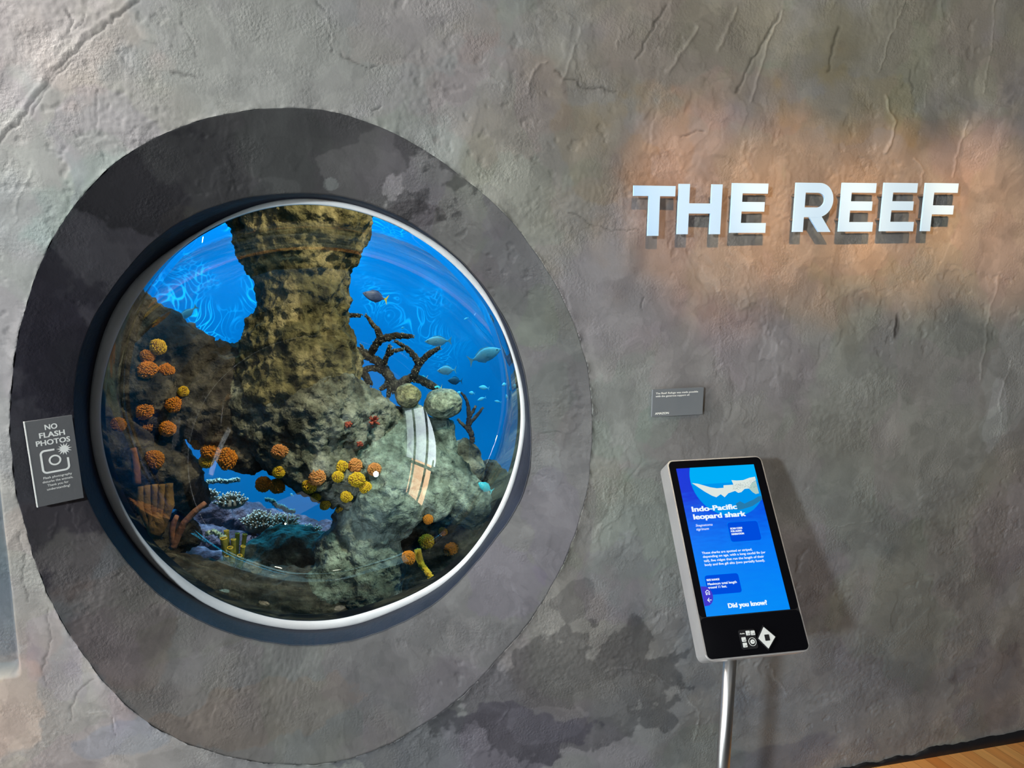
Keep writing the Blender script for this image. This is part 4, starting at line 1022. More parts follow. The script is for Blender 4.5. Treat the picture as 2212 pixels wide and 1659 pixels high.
o = blob_object('mound', [
    [(850,955,1.18,62),(830,1010,1.08,75),(840,1080,1.0,80),(845,1110,0.98,55)],
    [(770,1130,1.02,48),(800,1170,0.98,55),(815,1230,0.95,62),(800,1290,0.92,68)],
    [(920,1010,1.12,60),(975,1040,1.10,55),(1005,1080,1.08,55),(1020,1110,1.10,34)],
    [(930,1075,1.02,50)],
    [(720,1190,1.0,45),(740,1240,0.96,55),(700,1290,0.93,60)]],
    0.010, RDs, M['r_teal'])
o['label'] = 'pale green rock mound filling the lower right of the window'
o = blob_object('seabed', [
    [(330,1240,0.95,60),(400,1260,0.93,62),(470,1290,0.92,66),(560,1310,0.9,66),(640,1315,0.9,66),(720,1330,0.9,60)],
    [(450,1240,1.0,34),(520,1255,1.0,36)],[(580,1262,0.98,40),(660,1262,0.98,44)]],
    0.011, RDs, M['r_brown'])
o['label'] = 'low brown rock along the bottom rim of the window'
o = blob_object('cave_floor', [
    [(560,1205,1.15,42),(620,1195,1.12,50),(690,1200,1.1,45)],[(600,1170,1.2,34),(650,1165,1.2,30)],[(545,1235,1.05,30)]],
    0.010, RDs, M['r_grey'])
o['label'] = 'rounded olive grey rock in the cave floor'
o = blob_object('ledge', [
    [(400,1130,1.9,40),(460,1110,1.95,42),(520,1120,2.0,40),(580,1135,2.0,38),(640,1150,2.0,36),(700,1155,1.95,32),(760,1170,1.9,30)],
    [(420,1170,1.6,40),(480,1180,1.6,40),(550,1190,1.6,38),(640,1190,1.6,36),(720,1190,1.6,32)],
    [(400,1220,1.4,36),(480,1225,1.4,34),(560,1235,1.35,34),(640,1240,1.3,34)]],
    0.014, RDs, M['r_purple'])
o['label'] = 'purplish coral ledge lying deep inside the cave opening'
o = blob_object('hollow', [[(880,1150,1.36,50),(930,1140,1.38,60),(1000,1130,1.36,60),(1040,1160,1.34,45)],[(930,1190,1.35,60),(960,1240,1.3,60),(1010,1210,1.3,50),(1000,1260,1.2,45),(900,1260,1.25,50)],[(1060,1040,1.45,40),(1085,1090,1.4,40),(1060,1140,1.3,45)]],
    0.012, RDs, M['r_brown'])
o['label'] = 'black hollow rock at the lower right rim behind yellow corals'
# boulder, brain corals and their stump
o = blob_object('stump', [[(890,905,1.22,36),(885,950,1.2,45)],[(950,930,1.2,32),(948,975,1.18,46)]], 0.009, [(1, 0.03), (2, 0.015), (3, 0.01)], M['r_teal'])
o['label'] = 'pale rock stump carrying the two round brain corals'
o = blob_object('boulder', [[(1000,985,1.18,36),(1008,1015,1.15,42)]], 0.008, [(1, 0.02), (2, 0.02), (3, 0.01)], M['r_grey'])
tag(o, 'grey boulder right of the brain corals under a small branch', 'rock')
def ball_coral(name, u, v, y, ru, rv, m, lab):
    bm = bmesh.new(); bmesh.ops.create_icosphere(bm, subdivisions=5, radius=1.0)
    p = Vector(pt(u, v, y)); s_ = px(y, u, v)
    from mathutils import noise as nz
    for w in bm.verts:
        d = w.co.normalized()
        r = 1+0.10*nz.noise(d*1.7+Vector((u, 0, 0)))+0.035*abs(nz.noise(d*9+Vector((0, v, 0))))
        flat_ = 1.0 if d.z > -0.3 else 0.93
        w.co = p+Vector((d.x*ru*s_*r, d.y*ru*s_*r, d.z*rv*s_*r*flat_))
    o_ = link(name, bm_mesh(bm), m, smooth=True); return tag(o_, lab, 'coral', 'brain corals on the stump')
ball_coral('brain_coral', 881, 856, 1.2, 28, 27, M['r_brain'], 'small round yellowish brain coral directly below the dark branching coral')
ball_coral('brain_coral', 957, 873, 1.18, 41, 33, M['r_brain2'], 'larger grey green brain coral to the right of the yellowish one')

# ------------------------------------------------------------------ orange ball corals
from mathutils.bvhtree import BVHTree
bpy.context.view_layer.update()
TREES = [BVHTree.FromPolygons([c.matrix_world @ v.co for v in c.data.vertices], [tuple(p.vertices) for p in c.data.polygons]) for c in REEF.children]
def on_rock(u, v, y, sink):
    """point where the rock face carries something seen along this direction; y is used where no rock lies behind"""
    d = Vector(ray(u, v)).normalized(); best = None
    for t in TREES:
        h = t.ray_cast(Vector(EYE), d)
        if h[0] is not None and (best is None or h[3] < best[3]): best = h
    if best is None or abs(best[0].y-y) > 0.30: return Vector(pt(u, v, y))
    return best[0]+d*sink
def coral_mat(name, c0, c1):
    return noisy(name, [(0.32, c0), (0.68, c1)], 45, 0.6, 0.5, 140, 4, dist=0.4, spec=0.3, bdist=0.004)
M['c_orange'] = coral_mat('orange_polyp', (0.70, 0.22, 0.012), (0.95, 0.40, 0.04))
M['c_yellow'] = coral_mat('yellow_polyp', (0.72, 0.42, 0.01), (1.0, 0.72, 0.05))
M['c_pink'] = coral_mat('salmon_polyp', (0.62, 0.20, 0.05), (0.95, 0.48, 0.16))
M['c_rust'] = coral_mat('rust_polyp', (0.48, 0.17, 0.015), (0.72, 0.30, 0.03))
M['c_base'] = noisy('coral_base', [(0.3, (0.26, 0.12, 0.02)), (0.7, (0.45, 0.22, 0.05))], 30, 0.8, 0.5, 90)
def polyp_meshes(seed):
    r = random.Random(seed); bm = bmesh.new()
    lobes = [(Vector((0, 0, 0)), 0.80)]
    for _ in range(3): lobes.append((Vector((r.uniform(-1, 1), r.uniform(-0.6, 0.3), r.uniform(-1, 1)))*0.38, r.uniform(0.45, 0.6)))
    for c, rad in lobes:
        q = bmesh.ops.create_icosphere(bm, subdivisions=3, radius=rad)
        for w in q['verts']: w.co = w.co+c
    base = bm_mesh(bm)
    bm = bmesh.new()
    for i in range(260):
        z = 1-2*(i+0.5)/260; a = i*2.39996+r.uniform(-.15, .15); d = Vector((math.sqrt(1-z*z)*math.cos(a), math.sqrt(1-z*z)*math.sin(a), z))
        R = 0.0
        for c, rad in lobes:
            b = d.dot(c); disc = b*b-(c.length_squared-rad*rad)
            if disc > 0: R = max(R, b+math.sqrt(disc))
        if R <= 0: continue
        q = bmesh.ops.create_icosphere(bm, subdivisions=1, radius=r.uniform(0.085, 0.125))
        L = r.uniform(1.0, 1.9)
        rot = d.to_track_quat('Z', 'Y').to_matrix()
        for w in q['verts']: w.co = d*(R+0.02)+rot @ Vector((w.co.x, w.co.y, w.co.z*L))
    return base, bm_mesh(bm)
VAR = [polyp_meshes(s_) for s_ in (1, 2, 3, 4)]
CORALS = [ # u, v, y, r px, colour, label
 (342,750,1.02,19,'c_yellow','topmost orange ball coral on the dark left rock, with yellowish top'),
 (318,770,1.02,17,'c_rust','dull rust ball coral touching the topmost one from below left'),
 (318,799,1.00,21,'c_orange','left one of the two orange ball corals side by side under the topmost pair'),
 (361,800,1.00,17,'c_orange','right one of the two orange ball corals side by side under the topmost pair'),
 (396,846,1.00,13,'c_yellow','small yellow ball coral, alone on the left rock nearest the pillar'),
 (375,875,0.99,19,'c_orange','round orange ball coral just below the small yellow one on left rock'),
 (313,888,0.98,20,'c_orange','orange ball coral level with the sign top, above a dull brown one'),
 (311,922,0.98,18,'c_rust','dull brown ball coral hanging under the orange one on left rock'),
 (255,918,0.95,18,'c_rust','faint brown ball coral nearest the left rim of the window'),
 (362,926,1.00,19,'c_orange','orange ball coral at the upper left tip of the blue cave gap'),
 (335,992,0.96,21,'c_rust','broad dull orange ball coral on the left rock above the tall sponge'),
 (427,960,1.00,13,'c_orange','smallest ball coral at the left end of the row over the cave gap'),
 (453,974,0.98,21,'c_orange','smooth orange ball coral second in the row over the cave gap'),
 (446,996,1.00,17,'c_yellow','yellowish ball coral half hidden under the row over the cave gap'),
 (491,990,0.97,24,'c_orange','large bumpy orange ball coral ending the row over the cave gap'),
 (602,976,0.94,18,'c_pink','salmon orange ball coral alone at the lower middle of the pillar'),
 (602,1020,0.95,15,'c_yellow','yellow ball coral between the salmon one and the brown pair'),
 (569,1046,0.98,19,'c_rust','left half of the brown ball coral pair hanging into the cave gap'),
 (598,1050,0.97,18,'c_rust','right half of the brown ball coral pair hanging into the cave gap'),
 (686,1031,0.92,20,'c_pink','salmon ball coral above a yellow one, left of the yellow cluster'),
 (669,1051,0.93,17,'c_yellow','yellow ball coral leaning on the lower left of a salmon one'),
 (682,1074,0.94,11,'c_yellow','small yellow ball coral below the salmon and yellow pair'),
 (702,1091,0.95,12,'c_yellow','dim yellow ball coral at the lower lip of the pillar over the gap'),
 (736,1008,0.91,15,'c_yellow','bright yellow ball coral at the upper left of the yellow cluster'),
 (730,1030,0.91,14,'c_yellow','bright yellow ball coral just under the upper left one of the cluster'),
 (766,1006,0.91,18,'c_pink','salmon ball coral at the top of the yellow cluster'),
 (771,1036,0.90,18,'c_yellow','large yellow ball coral in the middle of the yellow cluster'),
 (790,1054,0.90,15,'c_yellow','yellow ball coral at the lower right end of the yellow cluster'),
 (809,1014,0.91,16,'c_pink','salmon ball coral right of the cluster, nearest the mirrored window'),
 (748,1073,0.92,14,'c_yellow','golden ball coral under the yellow cluster, upper of two'),
 (737,1099,0.93,12,'c_yellow','golden ball coral under the yellow cluster, lower of two'),
 (925,1122,0.93,12,'c_rust','small golden ball coral high on the right part of the mound'),
 (957,1148,1.0,11,'c_rust','dim ball coral near the right rim above the yellow branch'),
 (922,1170,1.05,18,'c_yellow','golden ball coral above the yellow branch at the black hollow'),
 (883,1204,1.02,16,'c_orange','orange ball coral left of the yellow branch at the black hollow'),
 (975,1186,1.0,17,'c_orange','orange ball coral close to the lower right rim of the window')]
for i, (u, v, y, r, cm, lab) in enumerate(CORALS):
    p = pt(u, v, 0.89) if (u, v) == (883, 1204) else on_rock(u, v, y, -0.3*r*px(y, u, v)); p = Vector(p); s_ = r*px(p.y, u, v)*0.98
    root = empty('ball_coral', p, lab, 'coral', 'orange ball corals')
    base, pol = VAR[i % 4]; rot_ = (0, random.uniform(0, 6.28), random.uniform(-.4, .4))
    for nm, src, mm_ in (('coral_base', base, M['c_base']), ('polyps', pol, M[cm])):
        me = src.copy() if src.materials and src.materials[0] != mm_ else src
        if me is not src: me.materials.clear()
        c = bpy.data.objects.new(nm, me); COL.objects.link(c); c.parent = root
        if not me.materials: me.materials.append(mm_)
        me.polygons.foreach_set('use_smooth', [True]*len(me.polygons))
        c.scale = (s_, s_, s_); c.rotation_euler = rot_
# yellow knobbly branch
bm = bmesh.new()
B = [pt(u, v, y) for u, v, y in ((902,1186,1.04),(905,1205,1.03),(912,1222,1.02),(924,1236,1.0),(934,1254,.98),(940,1272,.96))]
s_ = px(0.9)
tube_bm(bm, B, [8*s_, 9*s_, 7*s_, 6.5*s_, 6.5*s_, 6*s_], 12)
for a_, b_ in zip(B, B[1:]):
    for k in range(40):
        t = random.random(); c_ = Vector(a_).lerp(Vector(b_), t); an = random.uniform(0, 6.28)
        q = bmesh.ops.create_icosphere(bm, subdivisions=1, radius=2.3*s_)
        for w in q['verts']: w.co = w.co+c_+Vector((math.cos(an), math.sin(an), random.uniform(-.3, .3)))*7*s_
tag(link('branch_coral', bm_mesh(bm), M['c_yellow'], smooth=True), 'yellow knobbly branch bending down to the lower right rim', 'coral')

# red crusts on the pillar
M['c_red'] = noisy('red_sponge', [(0.3, (0.20, 0.03, 0.02)), (0.7, (0.42, 0.10, 0.06))], 30, 0.8, 0.8, 90)
for u, v, y, r, lab in ((752,917,1.02,8,'small red sponge patch on the pillar, left of the mirrored window'), (777,958,0.98,8,'small red sponge patch lower down toward the yellow cluster'),
                        (806,908,1.06,14,'reddish brown branching sponge on the rock left of the brain corals')):
    bm = bmesh.new(); p = on_rock(u, v, y, 0.0); s_ = px(y, u, v)
    for k in range(16):
        d = Vector((random.uniform(-1, 1), random.uniform(-1, 0.2), random.uniform(-1, 1))).normalized()
        tube_bm(bm, [p, p+d*r*s_*0.6, p+(d+Vector((0, -0.3, 0.3))).normalized()*r*s_*random.uniform(0.8, 1.2)], [2.5*s_, 2.2*s_, 1.6*s_], 7)
    tag(link('red_sponge', bm_mesh(bm), M['c_red'], smooth=True), lab, 'sponge', 'red sponges on the rock')

# ------------------------------------------------------------------ dark staghorn corals
M['stag'] = noisy('staghorn', [(0.35, (0.012, 0.011, 0.011)), (0.55, (0.040, 0.036, 0.030)), (0.72, (0.14, 0.13, 0.10))], 40, 0.8, 0.8, 120, 5)
M['stagtip'] = noisy('staghorn_knobs', [(0.35, (0.07, 0.07, 0.055)), (0.7, (0.30, 0.30, 0.22))], 60, 0.8, 0.4, 120, 4)
def staghorn(label, runs, Zf, knobs=True):
    first = runs[0][0]; root = empty('staghorn_coral', pt(first[0], first[1], Zf), label, 'coral')
    kb = bmesh.new()
    for run in runs:
        bm = bmesh.new(); P = []; R = []
        for u, v, r, dy in run: P.append(Vector(pt(u, v, Zf+dy))); R.append(r*px(Zf, u, v))
        P2, R2 = resample(P, R, 0.008)
        P2 = [p+Vector((random.uniform(-1, 1), random.uniform(-1, 1), random.uniform(-1, 1)))*0.0016 for p in P2]
        tube_bm(bm, P2, R2, 10, 0.25)
        link('branch', bm_mesh(bm), M['stag'], root, smooth=True)
        if knobs:
            for p, r in zip(P2, R2):
                for k in range(6):
                    d = Vector((random.uniform(-1, 1), random.uniform(-1, .4), random.uniform(-1, 1))).normalized()
                    q = bmesh.ops.create_icosphere(kb, subdivisions=1, radius=random.uniform(0.0018, 0.0034))
                    for w in q['verts']: w.co = w.co+p+d*r
    if knobs: link('knobs', bm_mesh(kb), M['stagtip'], root, smooth=True)
    return root
V5 = lambda x, y, r, dy=0.0: (740+x*0.1899, 680+y*0.1899, r, dy)
staghorn('dark branching staghorn coral spreading right from the rock pillar', [
    [V5(30,410,12),V5(120,410,11),V5(240,440,10),V5(330,490,10),V5(420,550,10),V5(490,640,10),V5(540,730,11),V5(600,800,12),V5(640,860,13)],
    [V5(320,450,8),V5(370,350,8,-.02),V5(430,270,9,-.03),V5(400,170,6,-.03),V5(330,90,4.5,-.02),V5(265,5,3,-.01)],
    [V5(430,270,9,-.03),V5(520,260,8,-.05),V5(620,235,7,-.06),V5(710,240,6,-.07),V5(790,245,4,-.08)],
    [V5(480,560,6,-.02),V5(505,470,5,-.03),V5(530,400,5,-.04),V5(538,350,4,-.05)], [V5(505,470,5,-.03),V5(580,410,4.5,-.05),V5(690,390,3.5,-.06)],
    [V5(640,800,9),V5(720,740,10),V5(800,720,9),V5(820,660,8,-.02),V5(870,560,8,-.03),V5(820,470,7,-.03),V5(720,370,5.5,-.02),V5(590,300,3,-.01)],
    [V5(880,550,8,-.03),V5(950,470,6.5,-.05),V5(1020,420,6,-.06),V5(1100,375,4,-.08)],
    [V5(800,720,9),V5(900,740,9,.02),V5(980,790,9,.03),V5(1070,840,8,.04)],
    [V5(60,560,8),V5(140,590,8),V5(230,650,8),V5(280,720,8),V5(300,800,9)], [V5(230,640,7),V5(310,605,7),V5(400,610,7),V5(450,640,7)],
    [V5(540,740,10),V5(490,810,6),V5(425,850,4)], [V5(560,780,9),V5(530,860,6),V5(520,940,4)], [V5(600,800,9),V5(600,880,6),V5(560,850,5)],
    [V5(30,20,5),V5(120,5,5),V5(210,10,4)], [V5(240,430,4),V5(215,345,3)], [V5(90,480,9),V5(60,540,9),V5(90,620,9)], [V5(300,790,8),V5(240,770,7)]], 1.28)
staghorn('thin dark branching coral right of the brain corals against blue water', [
    [V5(1475,1380,6),V5(1430,1270,5.5),V5(1440,1140,5),V5(1425,1020,4),V5(1395,940,3.2),V5(1350,885,2.2)], [V5(1440,1160,4.5),V5(1480,1100,3.6),V5(1515,1035,2.6)],
    [V5(1430,1260,4.5),V5(1490,1185,4),V5(1545,1120,3.4),V5(1605,1055,2.4)], [V5(1450,1340,5),V5(1390,1270,4),V5(1305,1185,2.8)], [V5(1475,1380,6),V5(1475,1460,7)]], 1.2, False)

# ------------------------------------------------------------------ sponges and bushy corals by the cave
M['tube_y'] = noisy('yellow_tube', [(0.3, (0.20, 0.19, 0.02)), (0.7, (0.42, 0.40, 0.06))], 25, 0.7, 0.4, 90)
M['tube_o'] = noisy('ochre_sponge', [(0.3, (0.12, 0.07, 0.02)), (0.7, (0.32, 0.19, 0.06))], 14, 0.75, 0.6, 60)
M['pinkish'] = noisy('dusky_pink_sponge', [(0.3, (0.24, 0.10, 0.06)), (0.7, (0.42, 0.20, 0.12))], 14, 0.75, 0.6, 60)
y_ = 1.0; s_ = px(y_)
root = empty('tube_sponge', pt(505, 1225, y_), 'cluster of yellow green tube sponges with open ends', 'sponge')
for u, v, r, dy in ((483,1163,7.5,0),(489,1146,5.5,.03),(504,1165,5.5,.01),(529,1154,5,.02),(497,1183,6,-.03),(525,1180,5,-.01),(513,1152,5,.04),(518,1200,5,-.04),(490,1200,5,-.03)):
    bm = bmesh.new(); top = Vector(pt(u, v, y_+dy)); bot = Vector(pt(505+(u-505)*0.55, 1238, y_+dy*0.5)); R = r*s_
    d = (top-bot).normalized()
    tube_bm(bm, [bot, bot.lerp(top, .5), top-d*0.004, top, top, top-d*0.010, top-d*0.03], [R*.8, R*.92, R, R*1.08, R*.72, R*.66, R*.5], 16)
    link('tube', bm_mesh(bm), M['tube_y'], root, smooth=True)
    bm = bmesh.new(); n_ = 16
    ringp = []
    a_ = d.orthogonal().normalized(); b_ = d.cross(a_)
    tube_bm(bm, [top+(a_*math.cos(2*math.pi*k/24)+b_*math.sin(2*math.pi*k/24))*R*.92 for k in range(25)], [R*.17]*25, 6)
    link('tube_rim', bm_mesh(bm), M['key'] if False else M['c_yellow'], root, smooth=True)
y_ = 0.84; s_ = px(y_)
root = empty('vase_sponge', pt(335, 1150, y_), 'tall ochre lobed sponge at the left rim beside the pink forked one', 'sponge')
for u0, v0, u1, v1, r in ((330,1150,304,1050,9),(334,1150,318,1048,9),(338,1150,335,1046,9),(342,1150,350,1046,10),(346,1150,366,1044,10),(338,1155,345,1090,16)):
    bm = bmesh.new(); a = Vector(pt(u0, v0, y_)); b = Vector(pt(u1, v1, y_+.02)); m_ = a.lerp(b, .55)+Vector(((u1-335)*s_*0.25, -.006, 0))
    P2, R2 = resample([a, m_, b], [r*s_*.8, r*s_*1.1, r*s_*.75], 0.01)
    tube_bm(bm, P2, R2, 12, 0.18); link('lobe', bm_mesh(bm), M['tube_o'], root, smooth=True)
bm = bmesh.new(); tube_bm(bm, [pt(335,1160,y_), pt(337,1145,y_), pt(337,1115,y_)], [13*s_, 17*s_, 12*s_], 14); link('sponge_base', bm_mesh(bm), M['tube_o'], root, smooth=True)
y_ = 0.85; s_ = px(y_)
root = empty('forked_sponge', pt(372, 1178, y_), 'dusky pink forked sponge right of the ochre one', 'sponge')
for run in ([(372,1185,9),(383,1160,8),(398,1130,7.5),(418,1108,7.5),(443,1086,5.5)], [(374,1175,8),(371,1150,7),(375,1130,6.5),(382,1114,5)]):
    bm = bmesh.new(); P2, R2 = resample([pt(u, v, y_) for u, v, r in run], [r*s_*0.9 for u, v, r in run], 0.01); tube_bm(bm, P2, R2, 12, 0.15)
    link('arm', bm_mesh(bm), M['pinkish'], root, smooth=True)
root = tag(bpy.data.objects.new('finger_sponge', None), 'dusky pink upright sponge finger on the left rock above the ochre one', 'sponge'); COL.objects.link(root); root.location = Vector(pt(292, 1035, .9))
bm = bmesh.new(); P2, R2 = resample([pt(296,1045,.84), pt(294,1010,.84), pt(288,968,.84)], [8*px(.9), 8*px(.9), 6*px(.9)], 0.01); tube_bm(bm, P2, R2, 12, 0.15)
link('finger', bm_mesh(bm), M['pinkish'], root, smooth=True)

M['fing'] = noisy('finger_coral', [(0.3, (0.10, 0.08, 0.05)), (0.7, (0.30, 0.27, 0.18))], 20, 0.8, 0.4, 80)
M['fingtip'] = mat('finger_tips', (0.75, 0.80, 0.68), 0.7)
def bush(label, u, v, y, ru, rv, n, blen):
    s_ = px(y, u, v); c0 = Vector(pt(u, v+rv*0.5, y)); root = empty('finger_coral', c0, label, 'coral', 'bushy finger corals in the cave')
    bm = bmesh.new(); tp = bmesh.new()
    q = bmesh.ops.create_icosphere(bm, subdivisions=3, radius=1.0)
    for w in q['verts']: w.co = c0+Vector((w.co.x*ru*s_*.75, w.co.y*ru*s_*.6, w.co.z*rv*s_*.6))
    for i in range(n):
        a = random.uniform(0, 6.28); e = random.uniform(0.1, 1.5)
        d = Vector((math.cos(a)*math.cos(e), math.sin(a)*math.cos(e), math.sin(e)))
        st_ = c0+Vector((d.x*ru*s_*.65, d.y*ru*s_*.5, d.z*rv*s_*.5)); L = blen*s_*random.uniform(.7, 1.3)
        en = st_+(d+Vector((random.uniform(-.3, .3), random.uniform(-.3, .1), 0.35))).normalized()*L
        r_b = 1.9*s_
        tube_bm(bm, [st_, st_.lerp(en, .6), en], [r_b*1.2, r_b, r_b*.8], 6)
        q = bmesh.ops.create_icosphere(tp, subdivisions=1, radius=r_b*0.95)
        for w in q['verts']: w.co = w.co+en
    link('fingers', bm_mesh(bm), M['fing'], root, smooth=True); link('fingertips', bm_mesh(tp), M['fingtip'], root, smooth=True)
bush('bushy finger coral spreading under the blue gap, nearest the yellow tubes', 560, 1122, 1.62, 40, 26, 110, 16)
bush('bushy finger coral right of the widest one under the blue gap', 612, 1126, 1.60, 34, 24, 90, 14)
bush('flat topped finger coral at the left end of the blue gap', 500, 1078, 1.8, 38, 18, 90, 12)
bush('low finger coral at the right end of the blue gap', 668, 1146, 1.60, 30, 12, 70, 10)
bush('small pale finger coral below the flat topped one', 455, 1066, 1.8, 14, 16, 40, 10)
M['cyan'] = noisy('pale_crust', [(0.3, (0.35, 0.60, 0.52)), (0.7, (0.75, 0.95, 0.85))], 40, 0.7, 0.5, 90)
for run, lab in (([(577,1078),(590,1082),(598,1092),(612,1094),(620,1103),(634,1104)], 'bright mint crust on the crest between two finger corals'),
                 ([(450,1041),(470,1038),(490,1040),(514,1035)], 'bright pale coral plate edge at the top left of the blue gap'),
                 ([(450,1152),(462,1146),(474,1155),(484,1160)], 'pale blue white rock crust left of the yellow tubes')):
    yy = 1.5 if run[0][1] < 1150 else 1.02
    bm = bmesh.new(); P2, R2 = resample([pt(u, v, yy) for u, v in run], [4.0*px(yy)]*len(run), 0.006)
    tube_bm(bm, P2, R2, 8, 0.5)
    for p in P2:
        for k in range(3):
            q = bmesh.ops.create_icosphere(bm, subdivisions=1, radius=0.005)
            for w in q['verts']: w.co = w.co+p+Vector((random.uniform(-1, 1), random.uniform(-1, 0), random.uniform(-1, 1)))*0.009
    tag(link('coral_crust', bm_mesh(bm), M['cyan'], smooth=True), lab, 'coral')

# ------------------------------------------------------------------ fish
M['f_pale'] = noisy('silver_fish', [(0.35, (0.30, 0.75, 0.90)), (0.65, (0.50, 0.90, 0.98))], 20, 0.5, 0.1, 80)
M['f_fin'] = mat('pale_fin', (0.35, 0.78, 0.92), 0.5)
M['f_tang'] = noisy('tang_body', [(0.4, (0.06, 0.09, 0.22)), (0.6, (0.14, 0.20, 0.40))], 12, 0.4, 0.05, 80)
M['f_tangb'] = mat('tang_face', (0.20, 0.26, 0.42), 0.45)
M['f_yellow'] = mat('yellow_fin', (0.80, 0.75, 0.08), 0.5)
M['f_dark'] = mat('dark_fish', (0.05, 0.13, 0.20), 0.5)
M['f_blue'] = mat('bright_blue_fish', (0.05, 0.62, 0.80), 0.4)
M['eye'] = mat('fish_eye', (0.01, 0.01, 0.012), 0.2)
def fish(label, u0, v0, u1, v1, y, mbody, mfin, deep=0.36, small=False, tail=1.0, group='fish swimming in the blue water', mtail=None):
    """nose at (u0, v0), tail tip at (u1, v1)"""
    a = Vector(pt(u0, v0, y)); b = Vector(pt(u1, v1, y+0.02)); L = (b-a).length
    ax = (b-a).normalized(); up_ = Vector((0, 0, 1)); up_ = (up_-ax*up_.dot(ax)).normalized(); sd = ax.cross(up_)
    root = empty('fish', a.lerp(b, 0.4), label, 'fish', group)
    prof = [(0, .02), (.04, .18), (.10, .40), (.2, .68), (.32, .9), (.45, 1.0), (.58, .88), (.68, .62), (.76, .36), (.82, .20), (.86, .16)]
    bm = bmesh.new(); rings = []; n = 14 if not small else 8
    for t, w in prof:
        c = a+ax*(L*t); ry = w*deep*L/2; rx = ry*0.42
        rings.append([bm.verts.new(c+up_*(ry*math.sin(2*math.pi*k/n))+sd*(rx*math.cos(2*math.pi*k/n))) for k in range(n)])
    for r0, r1 in zip(rings, rings[1:]):
        for k in range(n): bm.faces.new((r0[k], r0[(k+1) % n], r1[(k+1) % n], r1[k]))
    bm.faces.new(rings[0]); bm.faces.new(rings[-1][::-1])
    link('body', bm_mesh(bm), mbody, root, smooth=True)
    def finm(name, pts2, m, th=0.004):
        bm2 = bmesh.new(); th = th*L
        lo = [bm2.verts.new(a+ax*(L*t)+up_*(L*h)-sd*th) for t, h in pts2]; hi = [bm2.verts.new(a+ax*(L*t)+up_*(L*h)+sd*th) for t, h in pts2]
        bm2.faces.new(lo); bm2.faces.new(hi[::-1])
        for i in range(len(lo)):
            j = (i+1) % len(lo); bm2.faces.new((lo[i], hi[i], hi[j], lo[j]))
        return link(name, bm_mesh(bm2), m, root)
    h = deep*0.5*tail
    finm('tail_fin', [(.82, .02), (.90, .05), (1.0, h*.95), (.955, 0.0), (1.0, -h*.95), (.90, -.05), (.82, -.02)], mtail or mfin)
    if not small:
        finm('dorsal_fin', [(.22, deep*.33), (.34, deep*.53), (.55, deep*.56), (.76, deep*.26), (.72, deep*.18), (.5, deep*.35)], mfin)
        finm('anal_fin', [(.45, -deep*.40), (.55, -deep*.55), (.76, -deep*.26), (.72, -deep*.16)], mfin)
        for s2 in (-1, 1):
            bm2 = bmesh.new(); th = 0.004*L
            P3 = [(.28, -.01, .9), (.42, .05, 1.5), (.46, -.02, 1.5), (.40, -.07, 1.3)]
            vs = [a+ax*(L*t)+up_*(L*hh)+sd*(s2*deep*.21*.8*L*k_) for t, hh, k_ in P3]
            lo = [bm2.verts.new(p) for p in vs]; hi = [bm2.verts.new(p+sd*s2*th) for p in vs]
            bm2.faces.new(lo); bm2.faces.new(hi[::-1])
            for i in range(4): bm2.faces.new((lo[i], hi[i], hi[(i+1) % 4], lo[(i+1) % 4]))
            link('pectoral_fin', bm_mesh(bm2), mfin, root)
            bm2 = bmesh.new(); bmesh.ops.create_icosphere(bm2, subdivisions=2, radius=0.018*L)
            for w in bm2.verts: w.co = w.co+a+ax*(L*.11)+up_*(L*deep*.07)+sd*(s2*deep*.21*.44*L)
            link('eye', bm_mesh(bm2), M['eye'], root, smooth=True)
    return root
tang = fish('dark blue surgeonfish with yellow tail beside the pillar top', 783, 633, 838, 648, 1.5, M['f_tang'], M['f_tang'], 0.42, mtail=M['f_yellow'])
fish('pale fish facing left, level with the upper staghorn branch', 917, 738, 976, 736, 2.4, M['f_pale'], M['f_fin'], 0.36)
fish('largest pale fish, tilted with its head to the upper right', 1082, 754, 1012, 781, 2.2, M['f_pale'], M['f_fin'], 0.40)
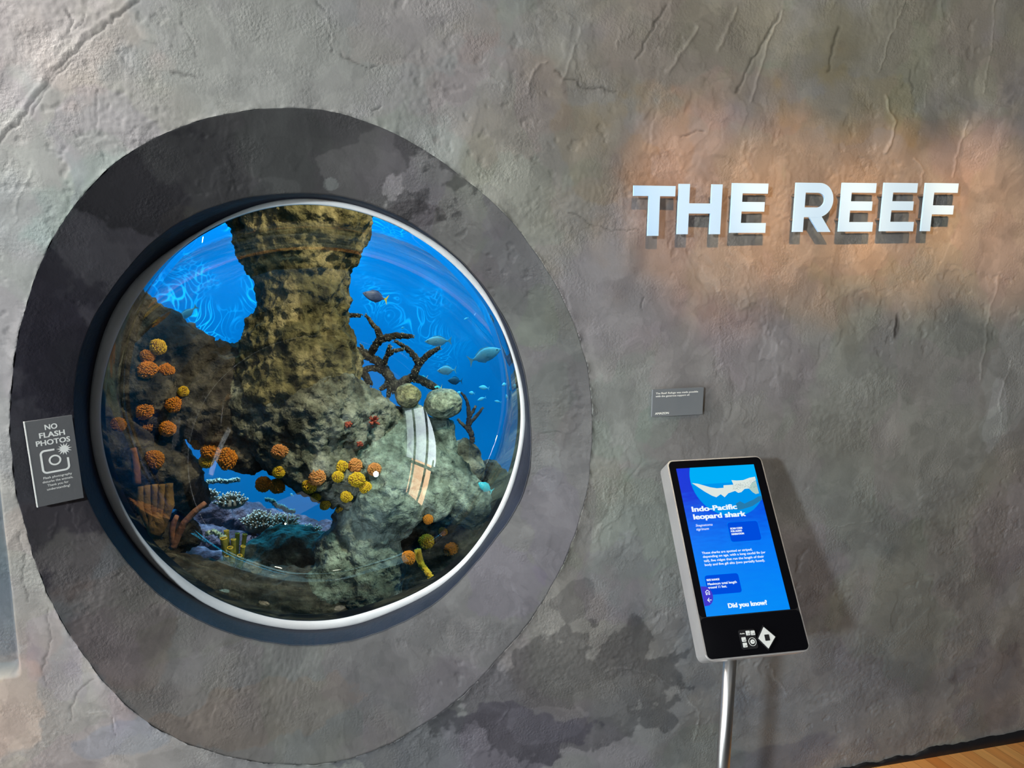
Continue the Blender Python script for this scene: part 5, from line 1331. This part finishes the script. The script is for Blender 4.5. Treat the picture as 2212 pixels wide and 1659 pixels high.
fish('pale fish facing left, just above the dark grey one', 944, 801, 986, 799, 2.5, M['f_pale'], M['f_fin'], 0.46)
fish('dark grey blue fish under the pale pair', 967, 822, 999, 823, 2.6, M['f_dark'], M['f_dark'], 0.50)
fish('long pale fish in the left blue opening, tail pointing up right', 382, 694, 426, 661, 2.2, M['f_pale'], M['f_fin'], 0.30)
fish('pale fish cut by the upper right rim of the window', 1072, 700, 1060, 677, 2.6, M['f_pale'], M['f_fin'], 0.42)
fish('turquoise fish at the lower right rim of the window', 1033, 1043, 1064, 1062, 1.0, M['f_blue'], M['f_blue'], 0.42)
SM_ = [(1034,836,1057,839,.4,'f_pale','small greenish fish right of the dark grey one'), (987,848,998,849,.5,'f_pale','tiny fish at the tip of the thin branch coral'),
 (1013,848,1026,850,.5,'f_pale','tiny fish just right of the thin branch tip'), (1031,865,1050,858,.35,'f_pale','slender tiny fish above the arched reflection'),
 (1084,832,1095,829,.6,'f_pale','tiny round fish left of the rim one at the same height'), (1108,832,1119,838,.6,'f_pale','tiny round fish touching the right rim'),
 (1100,843,1102,833,.4,'f_pale','tiny upright fish between two round ones'), (1068,866,1083,869,.3,'f_pale','tiny flat fish low near the right rim'),
 (1093,852,1097,864,.5,'f_pale','tiny fish heading up near the right rim'), (1002,690,1012,686,.3,'f_pale','tiny sliver fish under the right ripples'),
 (1024,682,1028,676,.3,'f_pale','tiny steep sliver fish near the upper right rim'), (866,709,874,707,.4,'f_pale','tiny fish between the staghorn tips'),
 (627,1066,634,1072,.5,'f_pale','tiny pale fish in the blue cave gap')]
for u0, v0, u1, v1, dp_, mm_, lab in SM_:
    fish(lab, u0, v0, u1, v1, 2.9 if u0 > 700 else 2.6, M[mm_], M['f_fin'], dp_, True, group='tiny distant fish')
for u0, v0, u1, v1, lab in ((908,812,922,818,'tiny blue fish with yellow tail right of the staghorn hub'), (938,836,954,838,'tiny blue fish with yellow tail on top of the larger brain coral')):
    fish(lab, u0, v0, u1, v1, 1.3, M['f_blue'], M['f_yellow'], .4, True, 2.2, 'tiny blue fish with yellow tails')
